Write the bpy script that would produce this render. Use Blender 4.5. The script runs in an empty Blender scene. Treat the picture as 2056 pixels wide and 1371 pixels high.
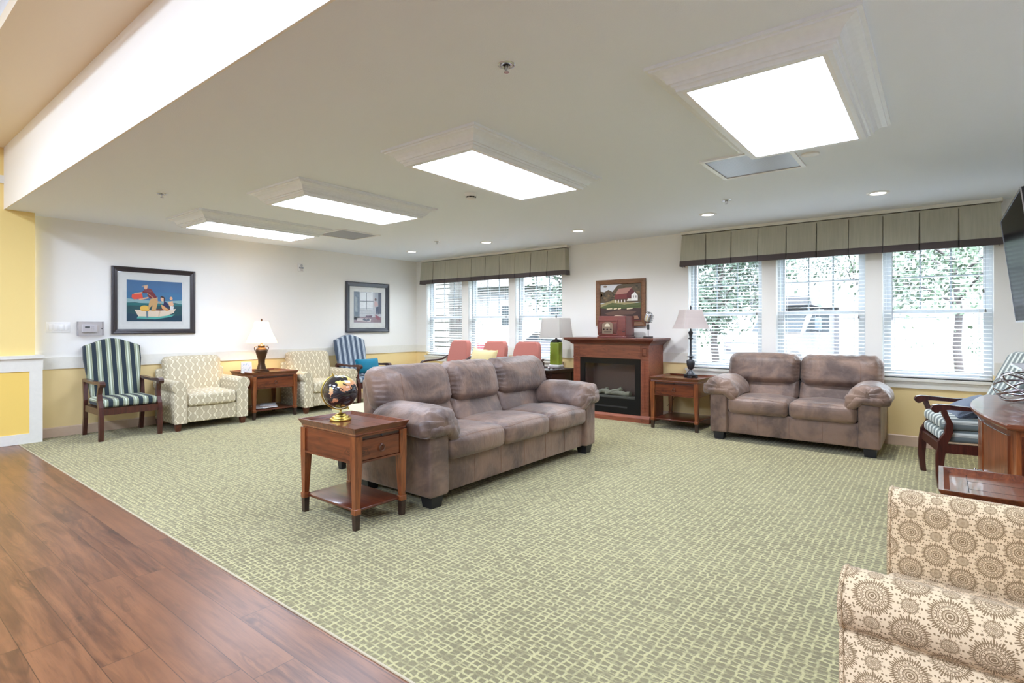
import bpy, math, random
from mathutils import Vector, Matrix
PI = math.pi
sc = bpy.context.scene
COL = sc.collection
K = 0.89                                   # survey units to metres

# ------------------------------------------------------------------ camera, world, sun, exposure
F_PX = 1090.0; YAW = 38.2; EYE = 1.237; HZ = 654.0
cd = bpy.data.cameras.new('camera'); cam = bpy.data.objects.new('camera', cd); COL.objects.link(cam)
cd.sensor_width = 36.0; cd.lens = 36.0 * F_PX / 2056.0
cd.shift_y = -(685.5 - HZ) / 2056.0
cd.clip_start = 0.05; cd.clip_end = 300
cam.location = (0, 0, EYE); cam.rotation_euler = (PI / 2, 0, math.radians(YAW))
sc.camera = cam
w = bpy.data.worlds.new('sky'); sc.world = w; w.use_nodes = True
bg = w.node_tree.nodes['Background']; bg.inputs[0].default_value = (0.80, 0.88, 1.0, 1)
_tc = w.node_tree.nodes.new('ShaderNodeTexCoord'); _sp = w.node_tree.nodes.new('ShaderNodeSeparateXYZ'); _mr = w.node_tree.nodes.new('ShaderNodeMapRange')
_mr.interpolation_type = 'SMOOTHSTEP'; _mr.inputs[1].default_value = .12; _mr.inputs[2].default_value = .55; _mr.inputs[3].default_value = 1.7; _mr.inputs[4].default_value = 25.0   # bright overcast sky, brightest overhead
w.node_tree.links.new(_tc.outputs['Generated'], _sp.inputs[0]); w.node_tree.links.new(_sp.outputs[2], _mr.inputs[0]); w.node_tree.links.new(_mr.outputs[0], bg.inputs[1])
sd = bpy.data.lights.new('sun', 'SUN'); sd.energy = 5.0; sd.angle = 0.02; sd.color = (1, .96, .9)
sun = bpy.data.objects.new('sun', sd); COL.objects.link(sun); sun.rotation_euler = (math.radians(38), 0, math.radians(35))
sc.view_settings.view_transform = 'Standard'; sc.view_settings.look = 'None'
sc.view_settings.exposure = 0.34; sc.view_settings.gamma = 1.0; sc.view_settings.use_curve_mapping = False
sc.cycles.max_bounces = 10; sc.cycles.diffuse_bounces = 6; sc.cycles.glossy_bounces = 4
sc.cycles.transparent_max_bounces = 12; sc.cycles.caustics_reflective = False; sc.cycles.caustics_refractive = False
sc.cycles.sample_clamp_indirect = 6.0

def lamp(name, kind, loc, energy, color=(1, 1, 1), size=None, size_y=None, rot=(0, 0, 0), radius=None):
    l = bpy.data.lights.new(name, kind); l.energy = energy; l.color = color
    if kind == 'AREA':
        l.shape = 'RECTANGLE'; l.size = size; l.size_y = size_y or size
    if radius is not None: l.shadow_soft_size = radius
    o = bpy.data.objects.new(name, l); COL.objects.link(o); o.location = loc; o.rotation_euler = rot
    return o
# lamps of the hall behind the camera (raised tray ceiling)
for hx in (-5.6, -3.2, -0.8):
    lamp('hall_light', 'AREA', (hx, -0.9, 3.36), 90, (.66, .78, 1.0), 1.2, .6)
for hx in (-5.6, -3.2, -0.8):
    lamp('hall_light', 'AREA', (hx, -3.2, 3.36), 112, (.66, .78, 1.0), 1.2, .6)

# ------------------------------------------------------------------ node helpers
class S:
    def __init__(s, nt, sock): s.nt = nt; s.k = sock
    def m(s, op, *a):
        n = s.nt.nodes.new('ShaderNodeMath'); n.operation = op
        for i, x in enumerate((s,) + a):
            if isinstance(x, S): s.nt.links.new(x.k, n.inputs[i])
            else: n.inputs[i].default_value = x
        return S(s.nt, n.outputs[0])
    def __add__(s, o): return s.m('ADD', o)
    def __radd__(s, o): return s.m('ADD', o)
    def __sub__(s, o): return s.m('SUBTRACT', o)
    def __rsub__(s, o): return (s * -1.0) + o
    def __mul__(s, o): return s.m('MULTIPLY', o)
    def __rmul__(s, o): return s.m('MULTIPLY', o)
    def __truediv__(s, o): return s.m('DIVIDE', o)
    def sin(s): return s.m('SINE')
    def cos(s): return s.m('COSINE')
    def abs(s): return s.m('ABSOLUTE')
    def floor(s): return s.m('FLOOR')
    def frac(s): return s.m('FRACT')
    def lt(s, o): return s.m('LESS_THAN', o)
    def gt(s, o): return s.m('GREATER_THAN', o)
    def pow(s, o): return s.m('POWER', o)
    def mx(s, o): return s.m('MAXIMUM', o)
    def mn(s, o): return s.m('MINIMUM', o)
    def ss(s, a, b):                        # smoothstep
        n = s.nt.nodes.new('ShaderNodeMapRange'); n.interpolation_type = 'SMOOTHSTEP'
        s.nt.links.new(s.k, n.inputs[0]); n.inputs[1].default_value = a; n.inputs[2].default_value = b
        return S(s.nt, n.outputs[0])
class T:
    """one node material under construction"""
    def __init__(t, name):
        t.m = bpy.data.materials.new(name); t.m.use_nodes = True; t.nt = t.m.node_tree
        t.b = t.nt.nodes['Principled BSDF']; t.out = t.nt.nodes['Material Output']; t._c = {}
    def coord(t, which):
        n = t.nt.nodes.new('ShaderNodeTexCoord'); return n.outputs[which]
    def xyz(t, which='Object'):
        if which not in t._c:
            n = t.nt.nodes.new('ShaderNodeSeparateXYZ'); t.nt.links.new(t.coord(which), n.inputs[0])
            t._c[which] = tuple(S(t.nt, n.outputs[i]) for i in range(3))
        return t._c[which]
    def vec(t, x, y, z=0.0):
        n = t.nt.nodes.new('ShaderNodeCombineXYZ')
        for i, q in enumerate((x, y, z)):
            if isinstance(q, S): t.nt.links.new(q.k, n.inputs[i])
            else: n.inputs[i].default_value = q
        return n.outputs[0]
    def noise(t, scale, detail=3, rough=.5, vec=None, which='Object', dist=0.0, color=False):
        n = t.nt.nodes.new('ShaderNodeTexNoise'); n.inputs['Scale'].default_value = scale
        n.inputs['Detail'].default_value = detail; n.inputs['Roughness'].default_value = rough; n.inputs['Distortion'].default_value = dist
        t.nt.links.new(vec if vec is not None else t.coord(which), n.inputs['Vector'])
        return S(t.nt, n.outputs[1 if color else 0])
    def voro(t, scale, vec=None, which='Object', feat='F1', out=0, rnd=1.0):
        n = t.nt.nodes.new('ShaderNodeTexVoronoi'); n.feature = feat; n.inputs['Scale'].default_value = scale; n.inputs['Randomness'].default_value = rnd
        t.nt.links.new(vec if vec is not None else t.coord(which), n.inputs['Vector'])
        return S(t.nt, n.outputs[out])
    def mix(t, f, a, b, mode='MIX'):
        n = t.nt.nodes.new('ShaderNodeMix'); n.data_type = 'RGBA'; n.blend_type = mode
        for i, q in ((0, f), (6, a), (7, b)):
            if isinstance(q, S): t.nt.links.new(q.k, n.inputs[i])
            elif i == 0: n.inputs[0].default_value = q
            else: n.inputs[i].default_value = (q[0], q[1], q[2], 1)
        return S(t.nt, n.outputs[2])
    def set(t, base=None, rough=None, metal=None, spec=None, bump=None, bstr=.3, bdist=.01, emit=None, estr=None, coat=None, sheen=None, trans=None, alpha=None):
        def put(nm, v):
            if v is None: return
            s = t.b.inputs[nm]
            if isinstance(v, S): t.nt.links.new(v.k, s)
            elif isinstance(v, tuple): s.default_value = (v[0], v[1], v[2], 1)
            else: s.default_value = v
        put('Base Color', base); put('Roughness', rough); put('Metallic', metal); put('Specular IOR Level', spec)
        put('Emission Color', emit); put('Emission Strength', estr); put('Coat Weight', coat); put('Sheen Weight', sheen)
        put('Transmission Weight', trans); put('Alpha', alpha)
        if bump is not None:
            n = t.nt.nodes.new('ShaderNodeBump'); n.inputs['Strength'].default_value = bstr; n.inputs['Distance'].default_value = bdist
            t.nt.links.new(bump.k, n.inputs['Height']); t.nt.links.new(n.outputs[0], t.b.inputs['Normal'])
        return t.m
def flat(name, c, rough=.6, metal=0.0, spec=.5, **k):
    t = T(name); n = t.noise(35, 2)
    c2 = tuple(x * .9 for x in c)
    return t.set(base=t.mix(n, c2, c), rough=rough, metal=metal, spec=spec, **k)

def srgb(r, g, b):
    f = lambda v: (v / 255.0 / 12.92) if v / 255.0 <= .04045 else ((v / 255.0 + .055) / 1.055) ** 2.4
    return (f(r), f(g), f(b))

M = {}
def m_paint(name, c, bs=.12):
    t = T(name); return t.set(base=c, rough=.75, spec=.25, bump=t.noise(160, 2), bstr=bs, bdist=.003)
M['ceiling'] = m_paint('ceiling_paint', (.80, .855, .93), .35)
M['white'] = flat('white_trim', (.84, .88, .92), .4)
M['cream_trim'] = flat('cream_trim', (.80, .78, .70), .45)
M['plastic'] = flat('white_plastic', (.85, .85, .84), .35)
M['vinyl'] = flat("window_vinyl", (.74, .77, .80), .35)  # base colour lowered to hold the backlit shade of the window frames
M['beige'] = flat('vinyl_base', srgb(212, 186, 160), .5)
M['tan'] = m_paint('tan_ceiling_paint', srgb(232, 219, 194))
M['yellow'] = m_paint('yellow_paint', srgb(240, 214, 142))
M['panel_yellow'] = m_paint('panel_yellow_paint', srgb(238, 204, 110))
t = T('two_tone_wall_paint'); x, y, z = t.xyz()
M['wall'] = t.set(base=t.mix(z.gt(.76), srgb(236, 211, 154), (.83, .82, .78)), rough=.7, spec=.25, bump=t.noise(160, 2), bstr=.1, bdist=.003)

# carpet: light broken grid of loops over olive tufts
t = T('loop_carpet'); x, y, z = t.xyz()
n1 = t.noise(18, 2); n2 = t.noise(18, 2, vec=t.vec(y, x, 3.0)); n3 = t.noise(90, 2)
xx = x + (n1 - .5) * .012 + (n3 - .5) * .010; yy = y + (n2 - .5) * .010 + (n3 - .5) * .007
vd = t.voro(1.0, vec=t.vec(xx / .037, yy / .029), feat='DISTANCE_TO_EDGE', rnd=.30)
fade = t.noise(26, 3, vec=t.vec(x * .6, y, 1.0)).ss(.34, .56) * .8 + .2
g = (vd.ss(.07, .20) * -1.0 + 1.0) * fade
rowl = ((yy / .029).frac() - .5).abs().ss(.36, .48) * t.noise(20, 2, vec=t.vec(x * .3, y * 1.5, 9.0)).ss(.46, .62) * .7
g = g.mx(rowl)
tuft = t.noise(300, 2); soft = t.noise(1.3, 3)
dark = t.mix(tuft, srgb(104, 98, 70), srgb(142, 133, 98)); light = t.mix(tuft, srgb(168, 160, 112), srgb(210, 201, 150))
dark = t.mix(soft.ss(.4, .7) * .35, dark, srgb(148, 141, 108))
M['carpet'] = t.set(base=t.mix(g * .92, dark, light), rough=.95, spec=.1, bump=tuft + g * .6, bstr=.6, bdist=.006, sheen=.15)

def wood(name, c1, c2, c3, axis='x', scale=1.0, rough=.28, coat=.3, plank=None):
    t = T(name); x, y, z = t.xyz()
    if axis == 'y': x, y = y, x
    if axis == 'z': x, z = z, x
    if axis == 'h': x, y, z = x + y, z, (x - y) * .05
    X, Y = x, y
    if plank:
        pw, pl = plank
        r = (y / pw).floor(); q = x / pl + (r * 7.31).sin() * 3.7
        cidx = q.floor() + r * 17.0; rnd = ((cidx * 12.9898).sin() * 43758.5).frac()
        X = x + rnd * 9.0; Y = y + rnd * 4.0
    g = t.noise(1.0, 5, .6, vec=t.vec(X * (2.2 * scale), Y * (26 * scale), z * (26 * scale)), dist=.8)
    s = t.noise(1.0, 3, .5, vec=t.vec(X * (1.6 * scale), Y * (7 * scale), z * (7 * scale)), dist=1.6)
    ring = (s * 60.0).sin() * .5 + .5
    base = t.mix(g.ss(.3, .7), c1, c2); base = t.mix(ring * s.ss(.45, .75) * .8, base, c3)
    fine = t.noise(1.0, 2, .5, vec=t.vec(X * 12.0, Y * 240.0, z * 240.0))
    base = t.mix(fine.ss(.55, .75) * .35, base, c3)
    bump = g * .4
    if plank:
        base = t.mix(rnd * .55, base, c2); 
        seam = ((y / pw).frac() - .5).abs().gt(.492).mx((q.frac() - .5).abs().gt(.4988))
        base = t.mix(seam * .75, base, (.03, .015, .008)); bump = g * .2 - seam * 1.0
    return t.set(base=base, rough=rough, coat=coat, bump=bump, bstr=.15, bdist=.002)
M['floor_wood'] = wood('plank_floor_wood', srgb(82, 50, 33), srgb(132, 87, 57), srgb(46, 28, 20), 'x', .8, .30, .0, (.156, 1.22))
M['cherry'] = wood('cherry_wood', srgb(88, 42, 24), srgb(126, 68, 40), srgb(58, 26, 16), 'x', 1.5)
M['cherry_h'] = wood('cherry_wood_side', srgb(86, 40, 22), srgb(120, 62, 34), srgb(54, 24, 14), 'h', 1.0)
M['cherry_v'] = wood('cherry_wood_upright', srgb(104, 52, 26), srgb(148, 84, 44), srgb(64, 28, 16), 'z', 1.5)
M['cherry_dark'] = wood('dark_cherry_wood', srgb(70, 30, 20), srgb(100, 50, 30), srgb(44, 20, 14), 'y', 1.5)
M['mantel'] = wood('mantel_wood', srgb(124, 66, 46), srgb(150, 84, 58), srgb(96, 48, 34), 'x', 2.0, .4, .1)
M['mantel_dark'] = wood('mantel_crown_wood', srgb(84, 42, 34), srgb(110, 60, 46), srgb(62, 30, 24), 'x', 2.0, .35, .2)
M['mahogany'] = wood('mahogany_chair_wood', srgb(58, 26, 22), srgb(80, 38, 30), srgb(38, 18, 16), 'z', 2.0, .3, .3)
M['espresso'] = wood('espresso_wood', srgb(44, 28, 24), srgb(60, 38, 30), srgb(28, 18, 16), 'x', 2.0, .35, .2)
M['radio_wood'] = wood('radio_case_wood', srgb(98, 44, 38), srgb(114, 54, 46), srgb(80, 34, 30), 'x', 2.0, .35, .2)
M['walnut_frame'] = wood('picture_frame_wood', srgb(112, 78, 52), srgb(132, 94, 66), srgb(88, 58, 38), 'x', 3.0, .5, 0)

# brown microfibre
def m_suede():
    t = T('brown_suede_microfibre'); n1 = t.noise(3.2, 4, .6, dist=.6); n2 = t.noise(11, 3, .6, dist=.4); n3 = t.noise(1.0, 3, .55, vec=t.vec(*[q * k for q, k in zip(t.xyz(), (18, 18, 5))]), dist=1.5)
    b = t.mix(n1.ss(.34, .66), srgb(84, 65, 56), srgb(136, 108, 90)); b = t.mix(n2.ss(.5, .75) * .35, b, srgb(140, 118, 106))
    return t.set(base=b, rough=.46, spec=.55, sheen=.2, bump=n3 * .45 + n2 * .5 + t.noise(300, 1) * .05, bstr=.45, bdist=.02)
M['suede'] = m_suede()
M['seam'] = flat('tan_stitching', srgb(140, 108, 88), .8)
M['black_foot'] = flat('black_plastic_foot', (.012, .012, .014), .45)

# medallion fabric on UVs in metres
def m_medallion(name, a, b, R, r2, ground, ink, soft):
    t = T(name); u, v, _ = t.xyz('UV')
    def lattice(ox, oy):
        fu = ((u / a + ox).frac() - .5) * a; fv = ((v / b + oy).frac() - .5) * b
        r = (fu * fu + fv * fv).m('SQRT'); th = fv.m('ARCTAN2', fu); return r, th
    def med(r, th, R, n):
        q = r / R; c1 = (th * (n / 2.0)).cos().abs(); c2 = (th * (n / 2.0)).sin().abs()
        petal = q.gt(.69) * (q - c1.pow(.7) * .26 - .80).lt(0.0)
        hatch = (th * (n * 3.0)).cos().gt(-.45).mx((q - .80).abs().lt(.03))
        dash = q.gt(.61) * q.lt(.68) * (th * (n * 1.5)).sin().gt(-.2)
        l1 = (q - .565).abs().lt(.022); l2 = (q - .50).abs().lt(.020)
        scal = q.gt(.27) * (q - c2 * .12 - .34).lt(0.0) * (q * 60.0).sin().gt(-.6)
        core = q.lt(.23) * (q - .13).abs().gt(.022) + (q - .27).abs().lt(.012)
        dots = (q - 1.20).abs().lt(.045) * (th * n).cos().gt(.70)
        return (petal * hatch + dash + l1 + l2 + scal + core + dots).mn(1.0)
    tot = None
    for ox, oy in ((0, 0), (.5, .5)):
        r, th = lattice(ox, oy); q = med(r, th, R, 16); tot = q if tot is None else tot.mx(q)
    for ox, oy in ((.5, 0), (0, .5)):
        r, th = lattice(ox, oy); tot = tot.mx(med(r, th, r2, 12))
    if soft:
        for ox, oy in ((0, 0), (.5, .5)):
            r, th = lattice(ox, oy); tot = tot.mx(r.lt(R) * .62)
        for ox, oy in ((.5, 0), (0, .5)):
            r, th = lattice(ox, oy); tot = tot.mx(r.lt(r2) * .9)
    weave = t.noise(420, 1)
    return t.set(base=t.mix(tot * .92, t.mix(weave, ground, tuple(c * .93 for c in ground)), ink), rough=.8, spec=.2, bump=weave + tot * -.3, bstr=.15, bdist=.002, sheen=.1)
M['medallion'] = m_medallion('medallion_fabric', .122, .138, .0395, .0175, srgb(226, 202, 166), srgb(126, 102, 72), False)
M['disc_fabric'] = m_medallion('disc_fabric', .145, .098, .041, .013, srgb(236, 228, 202), srgb(174, 160, 130), True)

def m_stripe(name, axis_u=True, cols=None):
    t = T(name); u, v, _ = t.xyz('UV'); c = (u / .094).frac()
    cols = cols or (srgb(44, 54, 62), srgb(122, 128, 100), srgb(206, 214, 196), srgb(150, 160, 140))
    k = (c - .5).abs()                      # 0 centre of the light band, .5 centre of the dark band
    b = t.mix(k.ss(.26, .30), cols[1], cols[0]); b = t.mix(k.ss(.13, .16), cols[3], b); b = t.mix(k.ss(.035, .06), cols[2], b)
    b = t.mix((k - .22).abs().lt(.012), b, cols[2])
    return t.set(base=b, rough=.8, spec=.2, sheen=.1, bump=t.noise(400, 1), bstr=.1, bdist=.002)
M['stripe'] = m_stripe('green_navy_striped_fabric')
M['stripe_blue'] = m_stripe('grey_blue_striped_fabric', cols=(srgb(70, 84, 102), srgb(120, 132, 144), srgb(196, 206, 212), srgb(140, 150, 160)))
M['stripe_pale'] = m_stripe('pale_striped_fabric', cols=(srgb(112, 122, 122), srgb(150, 154, 146), srgb(226, 230, 224), srgb(200, 206, 196)))
def fabric(name, c, rough=.85, s=220, bs=.2, **k):
    t = T(name); n = t.noise(s, 2); return t.set(base=t.mix(n, tuple(q * .82 for q in c), c), rough=rough, spec=.2, sheen=.2, bump=n, bstr=bs, bdist=.003, **k)
M['coral'] = fabric('coral_fabric', srgb(186, 116, 104))
M['teal'] = fabric('teal_pillow_fabric', srgb(22, 116, 144), s=60)
M['cream_pillow'] = fabric('cream_pillow_fabric', srgb(232, 214, 160))
M['fur'] = fabric('grey_blue_fur', srgb(104, 116, 134), s=90, bs=1.0)
M['sage'] = fabric('sage_cream_vinyl', srgb(206, 204, 158), .5)
t = T('valance_fabric'); n = t.noise(1.0, 3, vec=t.vec(*[q * k for q, k in zip(t.xyz(), (60, 60, 2))]))
M['valance'] = t.set(base=t.mix(n, srgb(160, 158, 142), srgb(190, 187, 170)), rough=.75, spec=.25, sheen=.2, bump=n, bstr=.1)
M['band'] = fabric('valance_band_fabric', srgb(88, 80, 80))

# metals, glass
M['gold'] = flat('brushed_gold', srgb(214, 186, 96), .28, 1.0)
M['bronze'] = flat('antique_bronze', srgb(86, 66, 52), .32, .85)
M['pewter'] = flat('dark_pewter', srgb(70, 72, 76), .4, .7)
M['silver'] = flat('polished_silver', srgb(200, 200, 204), .2, 1.0)
M['knob'] = flat('dark_bronze_pull', srgb(110, 84, 74), .3, .9)
M['black_frame'] = flat('black_frame_lacquer', srgb(44, 36, 38), .28, 0, .6)
M['navy_frame'] = flat('slate_frame_lacquer', srgb(44, 46, 56), .25, 0, .8)
M['mat'] = flat('picture_mat_board', srgb(226, 228, 224), .7)
M['black'] = flat('black_gloss', (.008, .008, .009), .15, 0, .2)
M['black_matte'] = flat('black_matte', (.015, .015, .016), .6)
M['screen'] = flat('tv_screen', (.004, .004, .005), .2, 0, .004)
M['firebox'] = flat('firebox_panel', srgb(104, 84, 76), .7)
M['log'] = flat('ceramic_log', srgb(132, 132, 116), .8)
M['ember'] = flat('ember_bed', srgb(74, 74, 66), .8)
M['paper'] = flat('magazine_paper', srgb(222, 218, 210), .5)
M['green_glass'] = flat('green_glazed_glass', srgb(150, 172, 62), .12, 0, .6, coat=.6)
M['dark_lcd'] = flat('grey_lcd', srgb(84, 92, 88), .3)
M['clear'] = None
def m_glass(name, tint=(1, 1, 1), refl=.09):
    t = T(name); nt = t.nt; nt.nodes.remove(t.b)
    tr = nt.nodes.new('ShaderNodeBsdfTransparent'); tr.inputs[0].default_value = tint + (1,)
    gl = nt.nodes.new('ShaderNodeBsdfGlossy'); gl.inputs['Roughness'].default_value = .01
    fr = nt.nodes.new('ShaderNodeLayerWeight'); fr.inputs[0].default_value = .35
    mu = nt.nodes.new('ShaderNodeMath'); mu.operation = 'MULTIPLY_ADD'; mu.inputs[1].default_value = .25; mu.inputs[2].default_value = refl
    nt.links.new(fr.outputs['Fresnel'], mu.inputs[0])
    mi = nt.nodes.new('ShaderNodeMixShader'); nt.links.new(mu.outputs[0], mi.inputs[0]); nt.links.new(tr.outputs[0], mi.inputs[1]); nt.links.new(gl.outputs[0], mi.inputs[2])
    nt.links.new(mi.outputs[0], t.out.inputs[0]); return t.m
M['glass'] = m_glass('window_glass', (.96, .98, .98), .02)
M['picture_glass'] = m_glass('picture_glass', (1, 1, 1), .02)
M['clear'] = m_glass('clear_acrylic', (.93, .92, .93), .03)
M['fire_glass'] = m_glass('firebox_glass', (.95, .95, .95), .0)
def m_emit(name, c, s):
    t = T(name); return t.set(base=c, emit=c, estr=s, rough=.5)
M['troffer'] = m_emit('lit_light_diffuser', (.70, .795, 1.0), 15.0)
M['downlight'] = m_emit('lit_downlight_lens', (1.0, .96, .90), 9.0)
def m_shade(name, c, e, ec):
    t = T(name); nt = t.nt
    tl = nt.nodes.new('ShaderNodeBsdfTranslucent'); tl.inputs[0].default_value = c + (1,)
    mi = nt.nodes.new('ShaderNodeMixShader'); mi.inputs[0].default_value = .4
    t.set(base=c, rough=.8, emit=ec, estr=e); nt.links.new(t.b.outputs[0], mi.inputs[1]); nt.links.new(tl.outputs[0], mi.inputs[2]); nt.links.new(mi.outputs[0], t.out.inputs[0]); return t.m
M['shade_lit'] = m_shade('lit_cream_lampshade', srgb(244, 224, 186), .08, (1, .82, .55))
M['shade_white'] = m_shade('white_linen_lampshade', srgb(208, 204, 198), 0, (1, 1, 1))
M['shade_pink'] = m_shade('pale_linen_lampshade', srgb(204, 192, 188), 0, (1, 1, 1))
def m_slat():
    t = T('blind_slat_vinyl'); nt = t.nt; t.set(base=(.88, .89, .90), rough=.4)
    tl = nt.nodes.new('ShaderNodeBsdfTranslucent'); tl.inputs[0].default_value = (.85, .88, .92, 1)
    mi = nt.nodes.new('ShaderNodeMixShader'); mi.inputs[0].default_value = .18
    nt.links.new(t.b.outputs[0], mi.inputs[1]); nt.links.new(tl.outputs[0], mi.inputs[2]); nt.links.new(mi.outputs[0], t.out.inputs[0]); return t.m
M['slat'] = m_slat()
# outdoors
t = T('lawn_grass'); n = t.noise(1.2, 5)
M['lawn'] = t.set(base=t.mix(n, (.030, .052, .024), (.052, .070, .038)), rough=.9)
M['asphalt'] = flat('pale_asphalt', (.044, .044, .047), .9)
M['bark'] = flat('tree_bark', (.055, .045, .045), .9)
M['leaf'] = flat('tree_leaf', (.036, .060, .038), .7)
M['leaf2'] = flat('bright_tree_leaf', (.062, .095, .056), .7)
M['leaf3'] = flat('dark_tree_leaf', (.032, .050, .036), .7)
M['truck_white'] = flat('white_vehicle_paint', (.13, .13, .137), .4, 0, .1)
M['car_red'] = flat('red_car_paint', (.20, .04, .05), .3, coat=.3)
M['car_glass'] = flat('tinted_vehicle_glass', (.030, .036, .040), .35, 0, .05)
M['tyre'] = flat('tyre_rubber', (.03, .03, .03), .8)
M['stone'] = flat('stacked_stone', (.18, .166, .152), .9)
M['mortar'] = flat('dark_stone_joint', (.05, .045, .04), .95)
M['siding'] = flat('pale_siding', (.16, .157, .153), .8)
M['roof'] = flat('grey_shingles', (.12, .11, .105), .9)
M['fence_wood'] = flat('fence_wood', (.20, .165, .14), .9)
_cm = {}
def colour(r, g, b, rough=.7):
    k = (r, g, b)
    if k not in _cm: _cm[k] = flat('paint_%02x%02x%02x' % k, srgb(r, g, b), rough)
    return _cm[k]

# ------------------------------------------------------------------ geometry helpers
class G:
    def __init__(s): s.v = []; s.f = []; s.uv = []; s.mi = []; s.sm = []
    def add(s, vs, fs, uvs=None, mi=0, sm=False):
        b = len(s.v); s.v += [tuple(p) for p in vs]
        for i, f in enumerate(fs):
            s.f.append([b + j for j in f]); s.mi.append(mi); s.sm.append(sm)
            if uvs: s.uv.append(uvs[i])
            else:
                P = [Vector(vs[j]) for j in f]; n = (P[1] - P[0]).cross(P[2] - P[0]); a = max(range(3), key=lambda k: abs(n[k]))
                q = [(1, 2), (0, 2), (0, 1)][a]; s.uv.append([(p[q[0]], p[q[1]]) for p in P])
        return s
    def box(s, x0, x1, y0, y1, z0, z1, mi=0):
        v = [(x, y, z) for z in (z0, z1) for y in (y0, y1) for x in (x0, x1)]
        return s.add(v, [(0, 2, 3, 1), (4, 5, 7, 6), (0, 1, 5, 4), (2, 6, 7, 3), (0, 4, 6, 2), (1, 3, 7, 5)], mi=mi)
    def rb(s, c, size, r=.01, k=1, m=1, fn=None, mi=0, sm=True, rot=None):
        """rounded box; fn(n, p) -> p with n in [-1,1]^3"""
        h = [q / 2 for q in size]; r = min(r, min(h) * .999)
        def samples(a):
            L = h[a]; e = [L - r + r * math.tan(PI / 4 * i / k) for i in range(k + 1)]
            mid = [-(L - r) + 2 * (L - r) * i / m for i in range(1, m)] if m > 1 else []
            return sorted([-q for q in e] + mid + e)
        key = {}; vs = []
        def vid(p):
            q = tuple(round(t_, 6) for t_ in p)
            if q not in key:
                inner = [max(-(h[a] - r), min(h[a] - r, p[a])) for a in range(3)]
                d = Vector([p[a] - inner[a] for a in range(3)])
                P = Vector(inner) + (d.normalized() * r if d.length > 1e-9 else d)
                if fn: P = Vector(fn(tuple(p[a] / h[a] for a in range(3)), P))
                if rot: P = rot @ P
                key[q] = len(vs); vs.append(tuple(P + Vector(c)))
            return key[q]
        fs = []; uvs = []
        for a in range(3):
            b, d = [(1, 2), (2, 0), (0, 1)][a]; sb, sd_ = samples(b), samples(d)
            for sg in (-1, 1):
                for i in range(len(sb) - 1):
                    for j in range(len(sd_) - 1):
                        q = []
                        for (bb, dd) in ((sb[i], sd_[j]), (sb[i + 1], sd_[j]), (sb[i + 1], sd_[j + 1]), (sb[i], sd_[j + 1])):
                            p = [0, 0, 0]; p[a] = sg * h[a]; p[b] = bb; p[d] = dd; q.append(tuple(p))
                        if sg < 0: q.reverse()
                        fs.append([vid(p) for p in q])
                        uu = {0: (2, 1), 1: (0, 2), 2: (0, 1)}[a]
                        uvs.append([(p[uu[0]] + c[uu[0]], (p[uu[1]] + (h[2] + h[1] if a == 2 else 0)) + c[uu[1]]) for p in q])
        return s.add(vs, fs, uvs, mi, sm)
    def loft(s, rings, closed=True, caps=True, mi=0, sm=True):
        n = len(rings[0]); vs = [p for r_ in rings for p in r_]; fs = []; uvs = []
        R = [[Vector(p) for p in r_] for r_ in rings]
        def arc(L):
            o = [0]
            for i in range(1, len(L)): o.append(o[-1] + (L[i] - L[i - 1]).length)
            return o
        best = max(R, key=lambda r_: arc(r_)[-1]); au = arc(best + ([best[0]] if closed else []))
        av = [0]
        for i in range(1, len(R)): av.append(av[-1] + sum((R[i][j] - R[i - 1][j]).length for j in range(n)) / n)
        for i in range(len(rings) - 1):
            for j in range(n if closed else n - 1):
                k = (j + 1) % n
                fs.append((i * n + j, i * n + k, (i + 1) * n + k, (i + 1) * n + j))
                uvs.append([(au[j], av[i]), (au[j + 1], av[i]), (au[j + 1], av[i + 1]), (au[j], av[i + 1])])
        s.add(vs, fs, uvs, mi, sm)
        if caps and closed:
            s.add(rings[0], [tuple(reversed(range(n)))], None, mi, False); s.add(rings[-1], [tuple(range(n))], None, mi, False)
        return s
    def lathe(s, prof, c=(0, 0, 0), n=24, mi=0, sm=True, caps=True):
        return s.loft([[(c[0] + r * math.cos(2 * PI * j / n), c[1] + r * math.sin(2 * PI * j / n), c[2] + z) for j in range(n)] for r, z in prof], mi=mi, sm=sm, caps=caps)
    def sqlathe(s, prof, c=(0, 0, 0), mi=0, rot=0.0, asp=1.0):
        out = []
        for r, z in prof:
            ring = [(-r, -r * asp), (r, -r * asp), (r, r * asp), (-r, r * asp)]
            out.append([(c[0] + px * math.cos(rot) - py * math.sin(rot), c[1] + px * math.sin(rot) + py * math.cos(rot), c[2] + z) for px, py in ring])
        return s.loft(out, mi=mi, sm=False)
    def tube(s, pts, r, n=8, mi=0, closed=False, flatten=None):
        P = [Vector(p) for p in pts]; rings = []; N = len(P); up = None
        for i, p in enumerate(P):
            d = (P[(i + 1) % N] - P[i - 1]) if closed else (P[min(i + 1, N - 1)] - P[max(i - 1, 0)])
            d.normalize()
            if up is None:
                up = Vector((0, 0, 1)) if abs(d.z) < .9 else Vector((1, 0, 0))
            a = d.cross(up)
            if a.length < 1e-5: a = d.cross(Vector((1, .3, 0)))
            a.normalize(); b = a.cross(d).normalized(); up = b
            rr = r[i] if isinstance(r, (list, tuple)) else r
            ra, rb_ = (rr, rr) if flatten is None else (rr * flatten[0], rr * flatten[1])
            rings.append([tuple(p + a * ra * math.cos(2 * PI * j / n) + b * rb_ * math.sin(2 * PI * j / n)) for j in range(n)])
        if closed: rings.append(rings[0])
        return s.loft(rings, caps=not closed, mi=mi)
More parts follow.
